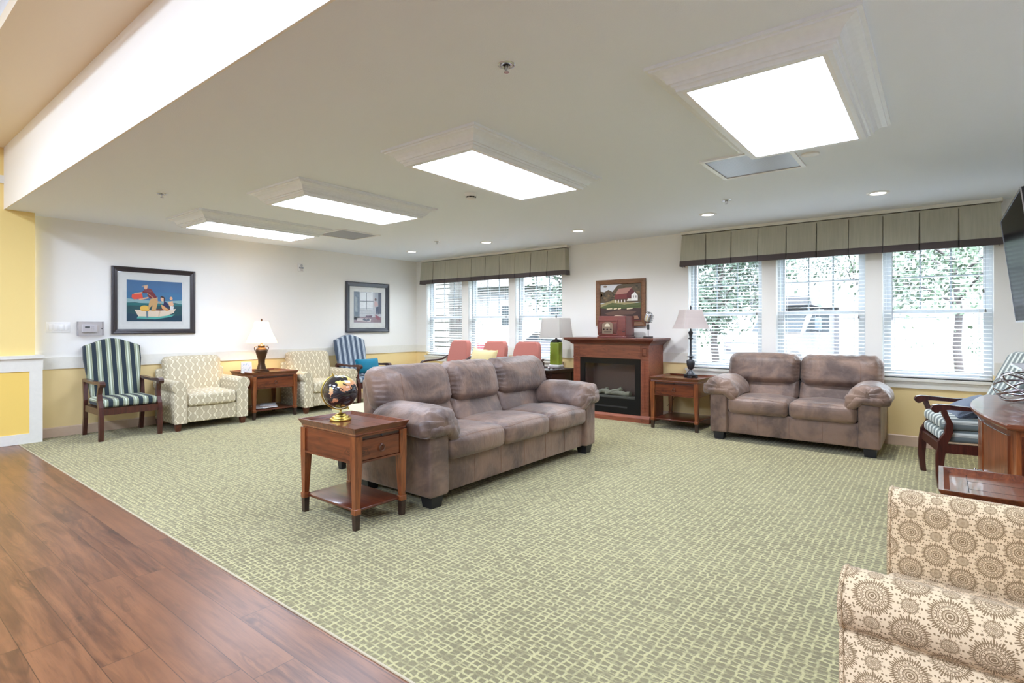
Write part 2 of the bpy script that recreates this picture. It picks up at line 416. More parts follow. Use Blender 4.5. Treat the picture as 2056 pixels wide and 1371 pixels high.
    def prism(s, poly, axis, a0, a1, mi=0, sm=False):
        """poly of 2D points extruded along axis (0,1,2); 2D axes are the other two in order"""
        def P(q, a):
            o = list(q); o.insert(axis, a); return tuple(o)
        n = len(poly); vs = [P(q, a0) for q in poly] + [P(q, a1) for q in poly]
        fs = [(j, (j + 1) % n, n + (j + 1) % n, n + j) for j in range(n)]
        s.add(vs, fs, None, mi, sm)
        s.add(vs[:n], [tuple(reversed(range(n)))], None, mi); s.add(vs[n:], [tuple(range(n))], None, mi)
        return s
    def torus(s, c, R, r, axis='z', n=28, k=8, mi=0, a0=0, a1=2 * PI):
        full = abs(a1 - a0 - 2 * PI) < 1e-6; pts = []
        for i in range(n if full else n + 1):
            a = a0 + (a1 - a0) * i / n; ca, sa = R * math.cos(a), R * math.sin(a)
            pts.append({'z': (c[0] + ca, c[1] + sa, c[2]), 'y': (c[0] + ca, c[1], c[2] + sa), 'x': (c[0], c[1] + ca, c[2] + sa)}[axis])
        return s.tube(pts, r, k, mi, closed=full)
    def obj(s, name, mats, parent=None, loc=None, rot=None, label=None, weld=False):
        me = bpy.data.meshes.new(name); me.from_pydata(s.v, [], s.f)
        if not isinstance(mats, (list, tuple)): mats = [mats]
        for m_ in mats: me.materials.append(m_)
        ul = me.uv_layers.new(name='UVMap'); flatuv = [c for f in s.uv for p in f for c in p]
        ul.data.foreach_set('uv', flatuv); me.polygons.foreach_set('material_index', s.mi); me.polygons.foreach_set('use_smooth', s.sm)
        import bmesh
        bm = bmesh.new(); bm.from_mesh(me); bmesh.ops.recalc_face_normals(bm, faces=bm.faces); bm.to_mesh(me); bm.free()
        me.update()
        o = bpy.data.objects.new(name, me); COL.objects.link(o)
        if parent is not None: o.parent = parent
        if loc: o.location = loc
        if rot is not None: o.rotation_euler = rot if isinstance(rot, tuple) else (0, 0, rot)
        if label: o['label'] = label
        return o
def thing(name, label, cat, loc=(0, 0, 0), rz=0.0, group=None):
    o = bpy.data.objects.new(name, None); COL.objects.link(o); o.empty_display_size = .1
    o.location = loc; o.rotation_euler = (0, 0, rz); tag(o, label, cat, group); return o
def tag(o, label, cat, group=None):
    o['label'] = label; o['category'] = cat
    if group: o['group'] = group
    return o
def struct(g, name, mats, parent=None, **k):
    o = g.obj(name, mats, parent, **k)
    if parent is None: o['kind'] = 'structure'
    return o
def copy_tree(root, loc, rz, label, group=None):
    def cp(o, par):
        c = o.copy(); COL.objects.link(c)
        if par is not None: c.parent = par
        for ch in [q for q in bpy.data.objects if q.parent == o]: cp(ch, c)
        return c
    r = cp(root, None); r.location = loc; r.rotation_euler = (0, 0, rz); r['label'] = label
    if group: r['group'] = group
    return r


LX = -8.70 * K; WY = 7.78 * K; H = 2.4384; RX = .78
SY = 1.312 * K; CY = 1.421 * K; HX = -8.5 * K; HZC = 3.07; TY = .68
struct(G().box(LX, RX, CY, WY, -.12, 0), 'floor', M['carpet'])
struct(G().box(HX - .1, 5.0, -5.5, CY, -.12, -.002), 'floor_planks', M['floor_wood'])
struct(G().box(HX, RX, CY - .004, CY + .004, -.01, .003), 'trim_1', colour(190, 178, 150))
struct(G().box(LX - .15, RX + .15, SY, WY + .2, H, HZC + .02), 'ceiling', M['ceiling'])
M['soffit'] = m_paint('soffit_paint', (.84, .81, .74))
struct(G().box(HX - .1, 5.0, SY - .012, SY, H - .004, HZC), 'wall_soffit', M['soffit'])
struct(G().box(HX - .1, 5.0, TY, SY, HZC, HZC + .08), 'ceiling_hall', M['tan'])
struct(G().box(HX - .1, 5.0, TY, TY + .03, HZC + .08, 3.45), 'ceiling_tray_side', M['white'])
struct(G().box(HX - .1, 5.0, -5.5, TY, 3.42, 3.5), 'ceiling_tray', M['ceiling'])
struct(G().box(LX - .15, LX, 1.574 * K, WY + .15, 0, H), 'wall_left', M['wall'])
struct(G().box(HX - .15, HX, -5.5, 1.574 * K, 0, 3.45), 'wall_hall_left', M['yellow'])
struct(G().box(RX, RX + .15, .75, WY + .15, 0, H), 'wall_right', M['wall'])
struct(G().box(HX - .15, 5.0, -5.65, -5.5, 0, 3.5), 'wall_hall_back', M['white'])
struct(G().box(5.0, 5.15, -5.65, SY, 0, 3.5), 'wall_hall_right', M['white'])
struct(G().box(RX, 5.0, .75, .9, 0, HZC), 'wall_hall_side', M['yellow'])
# window wall with six openings
WIN = [(-8.389, -7.379), (-7.206, -6.202), (-6.052, -5.044), (-2.865, -1.866), (-1.694, -.701), (-.532, .462)]
WIN = [(a * K, b * K) for a, b in WIN]; WZ0, WZ1 = .697, 2.13; WT = .20
g = G(); g.box(LX - .15, RX + .15, WY, WY + WT, 0, WZ0); g.box(LX - .15, RX + .15, WY, WY + WT, WZ1, H)
edge = [LX - .15] + [q for p in WIN for q in p] + [RX + .15]
for i in range(0, len(edge), 2): g.box(edge[i], edge[i + 1], WY, WY + WT, WZ0, WZ1)
struct(g, 'wall_window', M['wall'])
# chair rail, baseboards, crown strip
g = G(); g.box(LX, LX + .014, 1.64 * K, WY, .755, .885); struct(g, 'trim_2', M['cream_trim'])
g = G()
for i in range(0, len(edge), 2):
    g.box(max(edge[i], LX), min(edge[i + 1], RX), WY - .014, WY, .755, .885)
struct(g, 'trim_3', M['cream_trim'])
g = G(); g.box(RX - .014, RX, .9, WY, .755, .885); struct(g, 'trim_4', M['cream_trim'])
def base_prof(a0, a1, axis, at, sgn):
    p = [(at, 0), (at + sgn * .012, 0), (at + sgn * .012, .098), (at + sgn * .004, .108), (at, .108)]
    return p
struct(G().prism(base_prof(0, 0, 0, LX, 1), 1, 1.64 * K, WY), 'baseboard_left', M['beige'])
g = G(); g.prism([(WY, 0), (WY - .012, 0), (WY - .012, .098), (WY - .004, .108), (WY, .108)], 0, LX, RX); struct(g, 'baseboard_window', M['beige'])
struct(G().prism(base_prof(0, 0, 0, RX, -1), 1, .9, WY), 'baseboard_right', M['beige'])
for n_, (a, b) in enumerate(((WIN[0][0] - .03, WIN[2][1] + .03), (WIN[3][0] - .03, WIN[5][1] + .03))):
    g = G(); g.box(a, b, WY - .035, WY + .10, WZ0 - .028, WZ0); g.box(a + .012, b - .012, WY - .016, WY, WZ0 - .10, WZ0 - .028)
    struct(g, 'trim_%d' % (5 + n_), M['cream_trim'])
# low panelled wainscot on the hall side
ye = 1.642 * K
g = G(); g.box(HX - .19, HX + .02, -5.4, ye - .004, 0, .792)
g.box(HX - .19, HX + .055, -5.4, ye + .008, .89, .925); g.box(HX - .19, HX + .035, -5.4, ye, .792, .89)
g.box(HX + .02, HX + .035, 1.519 * K, ye - .004, 0, .792); g.box(HX + .02, HX + .035, -5.4, 1.519 * K, 0, .105); g.box(HX + .02, HX + .035, -5.4, 1.519 * K, .757, .792)
for yy_ in (-.55, -2.3, -4.0): g.box(HX + .02, HX + .035, yy_ - .055, yy_ + .055, .105, .757)
struct(g, 'trim_7', M['cream_trim'])
g = G()
for a_, b_ in ((-.495, 1.519 * K), (-2.245, -.605), (-3.945, -2.355)): g.box(HX + .02, HX + .026, a_, b_, .105, .757)
struct(g, 'trim_8', M['panel_yellow'])
struct(G().box(HX, HX + .02, -5.4, SY, 2.70, 2.78), 'trim_9', M['cream_trim'])

# ------------------------------------------------------------------ windows and blinds
cat_side = ['left', 'middle', 'right']
BL = ['white horizontal blind in the leftmost window, over the stacked stone view',
      'white horizontal blind in the middle window of the far group, behind the coral chairs',
      'white horizontal blind in the window behind the green glass lamp',
      'white horizontal blind in the window behind the dark baluster lamp',
      'white horizontal blind in the window over the white truck, behind the loveseat back',
      'white horizontal blind in the rightmost window, beside the television']
WP = [(x0, x1) for x0, x1 in WIN]
for i, (x0, x1) in enumerate(WIN):
    t_ = .02; yf = WY + .10; ym = WY + .175
    g = G(); g.box(x0, x0 + .03, yf, ym, WZ0, WZ1); g.box(x1 - .03, x1, yf, ym, WZ0, WZ1); g.box(x0 + .03, x1 - .03, yf, ym, WZ0, WZ0 + .03); g.box(x0 + .03, x1 - .03, yf, ym, WZ1 - .03, WZ1)
    wo = struct(g, 'window_%d' % (i + 1), M['vinyl'])
    a, b = x0 + .03, x1 - .03; zm = 1.365
    g = G(); fw = .042
    g.box(a, a + fw, yf + .035, yf + .06, zm, WZ1 - .03); g.box(b - fw, b, yf + .035, yf + .06, zm, WZ1 - .03)
    g.box(a + fw, b - fw, yf + .035, yf + .06, zm, zm + .035); g.box(a + fw, b - fw, yf + .035, yf + .06, WZ1 - .07, WZ1 - .03); g.obj('upper_sash', M['vinyl'], wo)
    g = G(); g.box(a, a + fw, yf + .005, yf + .032, WZ0 + .03, zm + .045); g.box(b - fw, b, yf + .005, yf + .032, WZ0 + .03, zm + .045)
    g.box(a + fw, b - fw, yf + .005, yf + .032, zm, zm + .045); g.box(a + fw, b - fw, yf + .005, yf + .032, WZ0 + .03, WZ0 + .075); g.obj('lower_sash', M['vinyl'], wo)
    g = G(); wi = (b - a - 2 * fw)
    for q in (1, 2): g.box(a + fw + wi * q / 3 - .008, a + fw + wi * q / 3 + .008, yf + .0455, yf + .0535, zm + .035, WZ1 - .07)
    zc = zm + .035 + (WZ1 - .07 - zm - .035) * .52; g.box(a + fw, b - fw, yf + .046, yf + .053, zc - .008, zc + .008); g.obj('muntin_grid', colour(150, 158, 162), wo)
    for nm, z0, z1, yy_ in (('upper_pane', zm + .035, WZ1 - .07, yf + .048), ('lower_pane', WZ0 + .075, zm, yf + .018)):
        G().box(a + fw, b - fw, yy_, yy_ + .003, z0, z1).obj(nm, M['glass'], wo)
    G().rb(((a + b) / 2, yf + .012, zm + .052), (.07, .03, .014), .004).obj('sash_lock', M['vinyl'], wo)
    # blind
    t0 = thing('window_blind', BL[i], 'blind', (x0, WY + .045, WZ0), 0, 'white blinds in the six windows')
    W = x1 - x0
    G().box(.01, W - .01, -.025, .03, 1.385, 1.430).obj('headrail', M['plastic'], t0)
    g = G(); z = .06; n_ = 0
    while z < 1.38:
        L = [(.012, -.024, z - .0035), (.012, 0, z + .001), (.012, .024, z + .0035)]
        vs = [(p[0], p[1], p[2]) for p in L] + [(W - .012, p[1], p[2]) for p in L] + [(p[0], p[1], p[2] - .0022) for p in L] + [(W - .012, p[1], p[2] - .0022) for p in L]
        g.add(vs, [(0, 3, 4, 1), (1, 4, 5, 2), (6, 7, 10, 9), (7, 8, 11, 10), (0, 6, 9, 3), (2, 5, 11, 8), (0, 1, 7, 6), (1, 2, 8, 7), (3, 9, 10, 4), (4, 10, 11, 5)])
        z += .0405
    g.obj('slats', M['slat'], t0)
    G().rb((W / 2, 0, .020), (W - .024, .052, .022), .005).obj('bottom_rail', M['plastic'], t0)
    g = G()
    for q in (.12, .5, .88):
        for yy_ in (-.027, .027): g.tube([(W * q, yy_, .03), (W * q, yy_, 1.39)], .0012, 5)
    g.obj('ladder_cord', M['plastic'], t0)
    G().tube([(.085, -.034, 1.39), (.086, -.036, .60)], .005, 6).obj('tilt_wand', colour(170, 176, 182), t0)
    g = G()
    for q, zz in ((W - .075, .86 + .12 * (i % 3 == 1)), (W - .06, .62 + .05 * (i % 2))):
        g.tube([(q, -.034, 1.39), (q, -.034, zz + .03)], .001, 5); g.lathe([(.003, .035), (.007, .02), (.008, 0)], (q, -.034, zz), 8)
    g.obj('pull_cord', colour(120, 120, 118), t0)

# ------------------------------------------------------------------ valances
def valance(x0, x1, label):
    W = x1 - x0; n = 10; t0 = thing('window_valance', label, 'valance', (x0, WY, 0), 0, 'pleated valances')
    zt, zb = 2.392, 1.995; d0 = .105; pw = W / n
    def ribbon(za, zb_, off, mi=0, rows=6):
        g = G(); P = []
        xs = [(0.0, 'w')]
        prof = []
        prof.append((0, 0, 's')); prof.append((0, 1, 'c'))
        for k in range(1, n): prof += [(k, 1, 'a'), (k, -1, 'p'), (k, 1, 'b')]
        prof += [(n, 1, 'c2'), (n, 0, 's2')]
        rings = []
        for r_ in range(rows + 1):
            z = za + (zb_ - za) * r_ / rows; tt = (zt - z) / (zt - zb); fl = .022 * tt + off
            ring = []
            for k, yy_, c in prof:
                wv = .006 * tt * math.sin(k * 2.3 + 1)
                w_ = .0036 + .007 * tt * (.5 + .5 * math.sin(k * 1.7))
                if c == 's': q = (-fl, -.001)
                elif c == 'c': q = (-fl, -(d0 + fl))
                elif c == 'c2': q = (W + fl, -(d0 + fl))
                elif c == 's2': q = (W + fl, -.001)
                elif c == 'a': q = (k * pw - w_, -(d0 + fl + wv))
                elif c == 'b': q = (k * pw + w_, -(d0 + fl + wv))
                else: q = (k * pw, -(d0 + fl + wv) + .035)
                ring.append((q[0], q[1], z))
            rings.append(ring)
        g.loft(rings, closed=False, caps=False, mi=mi, sm=False)
        # inner side for thickness
        g.loft([[(min(max(p[0], .004), W - .004) , min(p[1] + .006, -.001), p[2]) for p in ring] for ring in rings], closed=False, caps=False, sm=False)
        return g
    ribbon(zt, zb + .070, 0).obj('pleated_panel', M['valance'], t0)
    ribbon(zb + .070, zb, .003, rows=2).obj('hem_band', M['band'], t0)
    G().box(.004, W - .004, -d0 + .002, -.002, zt - .018, zt + .001).obj('mounting_board', M['valance'], t0)
valance(-8.541 * K * .985, -4.983 * K * .985, 'green pleated valance with brown hem over the far left window group')
valance(-2.958 * K * .985, .518 * K * .985, 'green pleated valance with brown hem over the right window group, by the television')
struct(G().box(-8.56 * K * .985, -4.95 * K * .985, WY - .10, WY, H - .035, H), 'trim_10', M['cream_trim'])
struct(G().box(-2.98 * K * .985, .535 * K * .985, WY - .10, WY, H - .035, H), 'trim_11', M['cream_trim'])

# ------------------------------------------------------------------ ceiling fittings
FX = [-.735 * K, -2.90 * K, -5.03 * K, -7.13 * K]; FY = 3.53 * K
FL = ['large square-looking fluorescent ceiling light nearest the viewer, in a white crown moulding box',
      'second fluorescent ceiling light from the viewer, in white crown moulding beside the smoke detector',
      'third fluorescent ceiling light from the viewer, in white crown moulding box',
      'farthest fluorescent ceiling light, in white crown moulding next to the vent by the left wall']
for i, fx in enumerate(FX):
    t0 = thing('ceiling_light', FL[i], 'ceiling light', (fx, FY, H), 0, 'boxed fluorescent ceiling lights')
    ox, oy = .425, .765; g = G()
    prof = [(.006, 0), (.006, -.016), (-.010, -.016), (-.012, -.024), (-.022, -.026), (-.036, -.030), (-.054, -.040), (-.068, -.056), (-.074, -.072), (-.086, -.072), (-.088, -.084), (-.098, -.086), (-.104, -.094), (-.106, -.104), (-.126, -.104), (-.126, -.06)]
    g.loft([[(-ox - d, -oy - d, z), (ox + d, -oy - d, z), (ox + d, oy + d, z), (-ox - d, oy + d, z)] for d, z in prof], caps=False, sm=False); g.obj('crown_moulding', M['white'], t0)
    ix, iy = ox - .126, oy - .126
    g = G(); b_ = .018
    for (a0, a1, b0, b1) in ((-ix, ix, -iy, -iy + b_), (-ix, ix, iy - b_, iy), (-ix, -ix + b_, -iy + b_, iy - b_), (ix - b_, ix, -iy + b_, iy - b_)): g.box(a0, a1, b0, b1, -.104, -.088)
    g.obj('lens_frame', M['plastic'], t0)
    G().box(-ix + b_, ix - b_, -iy + b_, iy - b_, -.100, -.094).obj('diffuser', M['troffer'], t0)
DL = ['recessed downlight near the right window valance', 'recessed downlight second from the television end', 'recessed downlight above the fireplace wall', 'recessed downlight in front of the far left valance', 'recessed downlight nearest the left corner of the room']
for i, q in enumerate((-.488, -2.201, -4.026, -5.745, -7.538)):
    t0 = thing('recessed_downlight', 'small round lit ' + DL[i], 'ceiling light', (q * K, 6.63 * K, H), 0, 'recessed downlights')
    G().lathe([(.062, -.001), (.064, -.010), (.088, -.006), (.092, 0)], n=32, caps=False).obj('trim_ring', M['plastic'], t0)
    G().lathe([(.062, -.004), (.045, -.007), (.001, -.008)], n=32, caps=False).obj('lens', M['downlight'], t0)
    bl = lamp('downlight_beam', 'SPOT', (q * K, 6.63 * K, H - .014), 112, (.86, .90, 1.0), radius=.05); bl.data.spot_size = math.radians(150); bl.data.spot_blend = .9
SP = ['chrome sprinkler head in the near ceiling', 'chrome sprinkler head in front of the right window group', 'chrome sprinkler head near the far left corner', 'chrome sprinkler head near the left end of the near ceiling']
for i, q in enumerate(((-1.76, 2.19), (-1.80, 6.02), (-6.33, 6.10), (-6.25, 2.15))):
    t0 = thing('fire_sprinkler', SP[i], 'sprinkler', (q[0] * K, q[1] * K, H), 0, 'ceiling sprinklers')
    G().lathe([(.020, .001), (.024, -.006), (.038, -.004), (.041, 0)], n=28, caps=False).obj('escutcheon', M['silver'], t0)
    g = G(); g.lathe([(.006, 0), (.006, -.012), (.003, -.03)], n=10); g.tube([(-.010, 0, 0), (-.011, 0, -.016), (-.002, 0, -.032)], .002, 6); g.tube([(.010, 0, 0), (.011, 0, -.016), (.002, 0, -.032)], .002, 6)
    g.lathe([(.013, -.033), (.013, -.035)], n=12); g.obj('sprinkler_head', M['silver'], t0)
    G().lathe([(.019, 0), (.0, -.0005)], n=20, caps=False).obj('recess', M['black_matte'], t0)
t0 = thing('smoke_detector', 'white round smoke detector on the ceiling beside the second light', 'smoke detector', (-3.76 * K, 4.10 * K, H))
G().lathe([(.058, 0), (.058, -.012), (.052, -.018), (.050, -.030)], n=32, caps=False).obj('base', M['plastic'], t0)
G().lathe([(.046, -.026), (.044, -.040)], n=32).obj('sensing_chamber', M['black_matte'], t0)
g = G(); g.lathe([(.001, -.056), (.030, -.054), (.044, -.047), (.046, -.042)], n=32, caps=False)
for k in range(10):
    a = k * 2 * PI / 10; g.box(-.002, .002, .0, .001, -.001, .0) if False else g.tube([(.047 * math.cos(a), .047 * math.sin(a), -.028), (.046 * math.cos(a), .046 * math.sin(a), -.044)], .0018, 5)
g.obj('cover', M['plastic'], t0)
tag(G().lathe([(.058, 0), (.058, -.006), (.05, -.010), (.001, -.011)], n=32).obj('ceiling_cover_plate', M['plastic'], loc=(-.796 * K, 4.80 * K, H)), 'blank white round cover plate on the ceiling by the near vent', 'cover plate')
for i, (vx, vy, lb) in enumerate(((-1.215, 4.79, 'white framed square ceiling return vent tucked behind the nearest light'), (-6.86, 4.80, 'white framed square ceiling return vent beside the farthest light'))):
    t0 = thing('ceiling_vent', lb, 'vent', (vx * K, vy * K, H), 0, 'square ceiling vents')
    o_ = .30; g = G()
    for (a0, a1, b0, b1) in ((-o_, o_, -o_, -o_ + .03), (-o_, o_, o_ - .03, o_), (-o_, -o_ + .03, -o_ + .03, o_ - .03), (o_ - .03, o_, -o_ + .03, o_ - .03)): g.box(a0, a1, b0, b1, -.012, 0)
    g.obj('frame', M['plastic'], t0)
    t_ = T('perforated_vent_face' + '_b' * i); x, y, z = t_.xyz(); hole = ((x * 420).sin() * (y * 420).sin()).gt(.1)
    G().box(-o_ + .03, o_ - .03, -o_ + .03, o_ - .03, -.006, -.001).obj('perforated_face', t_.set(base=t_.mix(hole, (.42, .42, .43), (.12, .12, .12)), rough=.35, metal=.4), t0)

# ------------------------------------------------------------------ wall fittings
t0 = thing('strobe_alarm', 'small white fire alarm strobe high on the left wall between the two pictures', 'alarm', (LX, 5.122 * K, 2.135))
G().rb((.018, 0, 0), (.036, .098, .125), .014, 2).obj('housing', M['plastic'], t0)
G().lathe([(.018, 0), (.019, .004), (.001, .007)], n=20).obj('sounder', colour(190, 192, 196), t0, loc=(.036, 0, .028), rot=(0, PI / 2, 0))
G().rb((.042, 0, -.008), (.016, .062, .026), .006).obj('strobe_lens', M['silver'], t0)
G().box(.036, .0375, -.036, -.031, -.020, .006).obj('lens_surround', M['black_matte'], t0)
def text(s_, size, mat, parent=None, loc=(0, 0, 0), rot=(0, 0, 0), name='lettering', extrude=.0006):
    cu = bpy.data.curves.new(name, 'FONT'); cu.body = s_; cu.size = size; cu.extrude = extrude; cu.align_x = 'CENTER'; cu.align_y = 'CENTER'
    o = bpy.data.objects.new(name, cu); COL.objects.link(o)
    dg = bpy.context.evaluated_depsgraph_get(); me = bpy.data.meshes.new_from_object(o.evaluated_get(dg)); bpy.data.objects.remove(o)
    me.materials.clear(); me.materials.append(mat)
    q = bpy.data.objects.new(name, me); COL.objects.link(q); q.parent = parent; q.location = loc; q.rotation_euler = rot; return q
text('FIRE', .022, colour(120, 90, 90), t0, (.0365, 0, -.043), (PI / 2, 0, PI / 2))
t0 = thing('light_switch_plate', 'white four-gang light switch plate on the left wall', 'light switch', (LX, 1.834 * K, 1.219))
G().rb((.003, 0, 0), (.006, .212, .118), .003).obj('plate', M['plastic'], t0)
for k in range(4): G().rb((.007, -.069 + .046 * k, 0), (.008, .033, .066), .003, fn=lambda n, p: (p[0] + .002 * (n[2] < 0), p[1], p[2])).obj('rocker', M['plastic'], t0)
t0 = thing('thermostat', 'white thermostat inside a clear lockable guard box on the left wall', 'thermostat', (LX, 2.157 * K, 1.205))
G().rb((.018, -.005, .0), (.030, .150, .092), .012, 2).obj('body', M['plastic'], t0)
G().box(.033, .0345, -.052, -.006, .004, .026).obj('display', M['dark_lcd'], t0)
g = G()
for yy_ in (.012, .028):
    for zz in (.018, .002, -.016): g.rb((.034, yy_, zz), (.004, .008, .007), .001)
g.obj('buttons', colour(200, 202, 206), t0)
g = G(); a, b, d_ = .122, .080, .062; th = .004
g.box(0, d_, -a, -a + th, -b, b); g.box(0, d_, a - th, a, -b, b); g.box(0, d_, -a + th, a - th, -b, -b + th); g.box(0, d_, -a + th, a - th, b - th, b); g.box(d_, d_ + th, -a, a, -b, b)
g.obj('guard_box', M['clear'], t0)
G().lathe([(.006, 0), (.006, .012)], n=12).obj('lock', M['pewter'], t0, loc=(d_ + th, .098, 0), rot=(0, PI / 2, 0))

# ------------------------------------------------------------------ pictures
def frame_profile(W, Hh, prof):
    """mitred frame in local x (across), z (up), y out; centred. prof = (inset from outer edge, y)"""
    g = G(); rings = []
    for d, y in prof: rings.append([(-W / 2 + d, -y, -Hh / 2 + d), (W / 2 - d, -y, -Hh / 2 + d), (W / 2 - d, -y, Hh / 2 - d), (-W / 2 + d, -y, Hh / 2 - d)])
    g.loft(rings, caps=False, sm=False); return g
def poly(g, pts, y, mi, W, Hh, x0, z0, d=.0004):
    P = [(x0 + px * W, z0 + pz * Hh) for px, pz in pts]
    g.prism(P, 1, -y - d, -y, mi)
def picture(name, label, loc, rz, W, Hh, fmat, prof, fw, matw, art):
    t0 = thing(name, label, 'picture', loc, rz)
    frame_profile(W, Hh, prof).obj('frame', fmat, t0)
    a, b = W / 2 - fw, Hh / 2 - fw
    if matw:
        G().box(-a, a, -.010, -.004, -b, b).obj('mat_board', M['mat'], t0)
        frame_profile(2 * (a - matw) + .03, 2 * (b - matw) + .03, [(0, .010), (.002, .0112), (.004, .010)]).obj('mat_bevel', M['mat'], t0)
    w_, h_ = 2 * (a - matw), 2 * (b - matw); mats = []; g = G()
    def add(col, pts, lay):
        if col not in mats: mats.append(col)
        poly(g, pts, .0102 + lay * .0005 if matw else .006 + lay * .0005, mats.index(col), w_, h_, -w_ / 2, -h_ / 2)
    art(add); g.obj('print', [colour(*c, .55) if isinstance(c, tuple) else M[c] for c in mats], t0)
    if matw: G().box(-a, a, -.0186, -.018, -b, b).obj('glazing', M['picture_glass'], t0)
    return t0
def ell(cx, cz, rx, rz_, n=16): return [(cx + rx * math.cos(2 * PI * i / n), cz + rz_ * math.sin(2 * PI * i / n)) for i in range(n)]
def art_boat(add):
    add((64, 118, 158), [(0, 0), (1, 0), (1, 1), (0, 1)], 0)
    add((52, 104, 150), [(0, .72), (1, .72), (1, 1), (0, 1)], 1)
    add((140, 176, 178), [(0, .44), (1, .44), (1, .54), (.6, .50), (.3, .52), (0, .55)], 1)
    add((30, 78, 84), [(0, 0), (1, 0), (1, .44), (.86, .47), (.7, .44), (.3, .44), (.14, .46), (0, .45)], 2)
    add((34, 110, 112), [(0, .38), (1, .40), (1, .44), (0, .45)], 3)
    add((24, 62, 84), [(0, 0), (1, 0), (1, .16), (.6, .10), (.3, .14), (0, .20)], 3)
    add((88, 176, 164), [(.17, .07), (.5, .05), (.8, .12), (.86, .18), (.6, .13), (.2, .14)], 4)
    add((232, 214, 190), [(.13, .28), (.60, .27), (.88, .32), (.84, .22), (.72, .15), (.55, .11), (.2, .12)], 5)
    add((214, 190, 162), [(.57, .27), (.60, .27), (.57, .11), (.55, .11)], 6)
    add((120, 60, 50), [(.48, .30), (.84, .33), (.82, .30), (.5, .27)], 6)
    add((236, 190, 84), ell(.31, .32, .085, .07), 7); add((226, 170, 70), [(.23, .28), (.4, .28), (.38, .25), (.26, .25)], 8)
    add((110, 130, 140), [(.33, .25), (.37, .25), (.37, .08), (.34, .08)], 7)
    add((206, 164, 108), [(.41, .55), (.54, .60), (.54, .44), (.50, .25), (.42, .25), (.45, .40), (.37, .30), (.38, .42)], 8)
    add((122, 42, 50), [(.26, .71), (.33, .82), (.42, .80), (.52, .62), (.52, .58), (.40, .56), (.36, .64), (.36, .70), (.29, .69)], 9)
    add((230, 178, 140), [(.12, .68), (.27, .72), (.27, .69), (.13, .64)], 9); add((230, 178, 140), [(.20, .54), (.37, .60), (.38, .57), (.22, .51)], 9)
    add((226, 84, 60), [(.09, .66), (.26, .68), (.28, .56), (.12, .53), (.08, .58)], 10)
    add((230, 178, 140), ell(.325, .835, .032, .05), 10); add((206, 176, 140), [(.25, .86), (.36, .90), (.37, .84), (.33, .87), (.27, .85)], 11)
    add((196, 150, 110), [(.345, .69), (.355, .70), (.60, .45), (.59, .44)], 11)
    add((232, 182, 144), ell(.63, .56, .035, .06), 9); add((52, 34, 34), [(.58, .60), (.62, .64), (.67, .60), (.67, .52), (.65, .50), (.65, .58), (.59, .60)], 10)
    add((40, 40, 84), [(.66, .52), (.72, .46), (.76, .34), (.64, .38)], 9); add((222, 164, 110), [(.60, .42), (.64, .40), (.76, .28), (.70, .26), (.62, .32)], 10)
    add((230, 180, 142), ell(.79, .58, .028, .045), 9); add((230, 180, 142), [(.73, .48), (.82, .52), (.83, .40), (.76, .38)], 9)
    add((232, 184, 146), ell(.81, .43, .026, .04), 11); add((226, 226, 224), [(.77, .40), (.84, .38), (.83, .28), (.77, .30)], 10)
def art_room(add):
    add((196, 200, 206), [(0, 0), (1, 0), (1, 1), (0, 1)], 0)
    add((110, 124, 142), [(0, .1), (.2, .1), (.2, 1), (0, 1)], 1); add((150, 160, 170), [(.03, .2), (.12, .2), (.12, .8), (.03, .85)], 2)
    add((232, 236, 240), [(.23, .45), (.68, .45), (.68, .98), (.23, .98)], 1)
    for q in (.30, .38, .46): add((170, 178, 188), [(.2, q), (.7, q), (.7, q + .015), (.2, q + .015)], 2)
    add((120, 130, 140), [(.44, .45), (.46, .45), (.46, .98), (.44, .98)], 2); add((100, 112, 124), [(.22, .69), (.70, .70), (.70, .72), (.22, .71)], 2)
    add((88, 96, 116), [(.88, .3), (1, .3), (1, 1), (.88, 1)], 1); add((170, 180, 190), [(.76, .5), (.87, .5), (.87, 1), (.76, 1)], 1)
    add((150, 130, 140), [(0, .02), (1, .02), (1, .2), (0, .2)], 1); add((214, 208, 210), [(.1, .06), (.6, .04), (.62, .14), (.12, .16)], 2)
    add((84, 60, 70), ell(.78, .77, .035, .045), 3); add((206, 176, 178), [(.74, .72), (.84, .70), (.88, .58), (.76, .52), (.73, .6)], 3)
    add((70, 84, 112), [(.79, .52), (.88, .54), (.90, .30), (.86, .28), (.84, .42), (.82, .28), (.79, .30)], 3)
    add((156, 92, 110), [(.76, .28), (.90, .22), (.98, .12), (.88, .10), (.78, .16)], 3); add((110, 84, 104), [(.40, .18), (.64, .18), (.66, .25), (.42, .24)], 3)
    add((96, 100, 120), [(.30, .10), (.36, .16), (.44, .11), (.52, .15), (.58, .09), (.45, .05)], 3)
    add((92, 108, 124), [(.02, .22), (.16, .22), (.14, .34), (.04, .36)], 3)
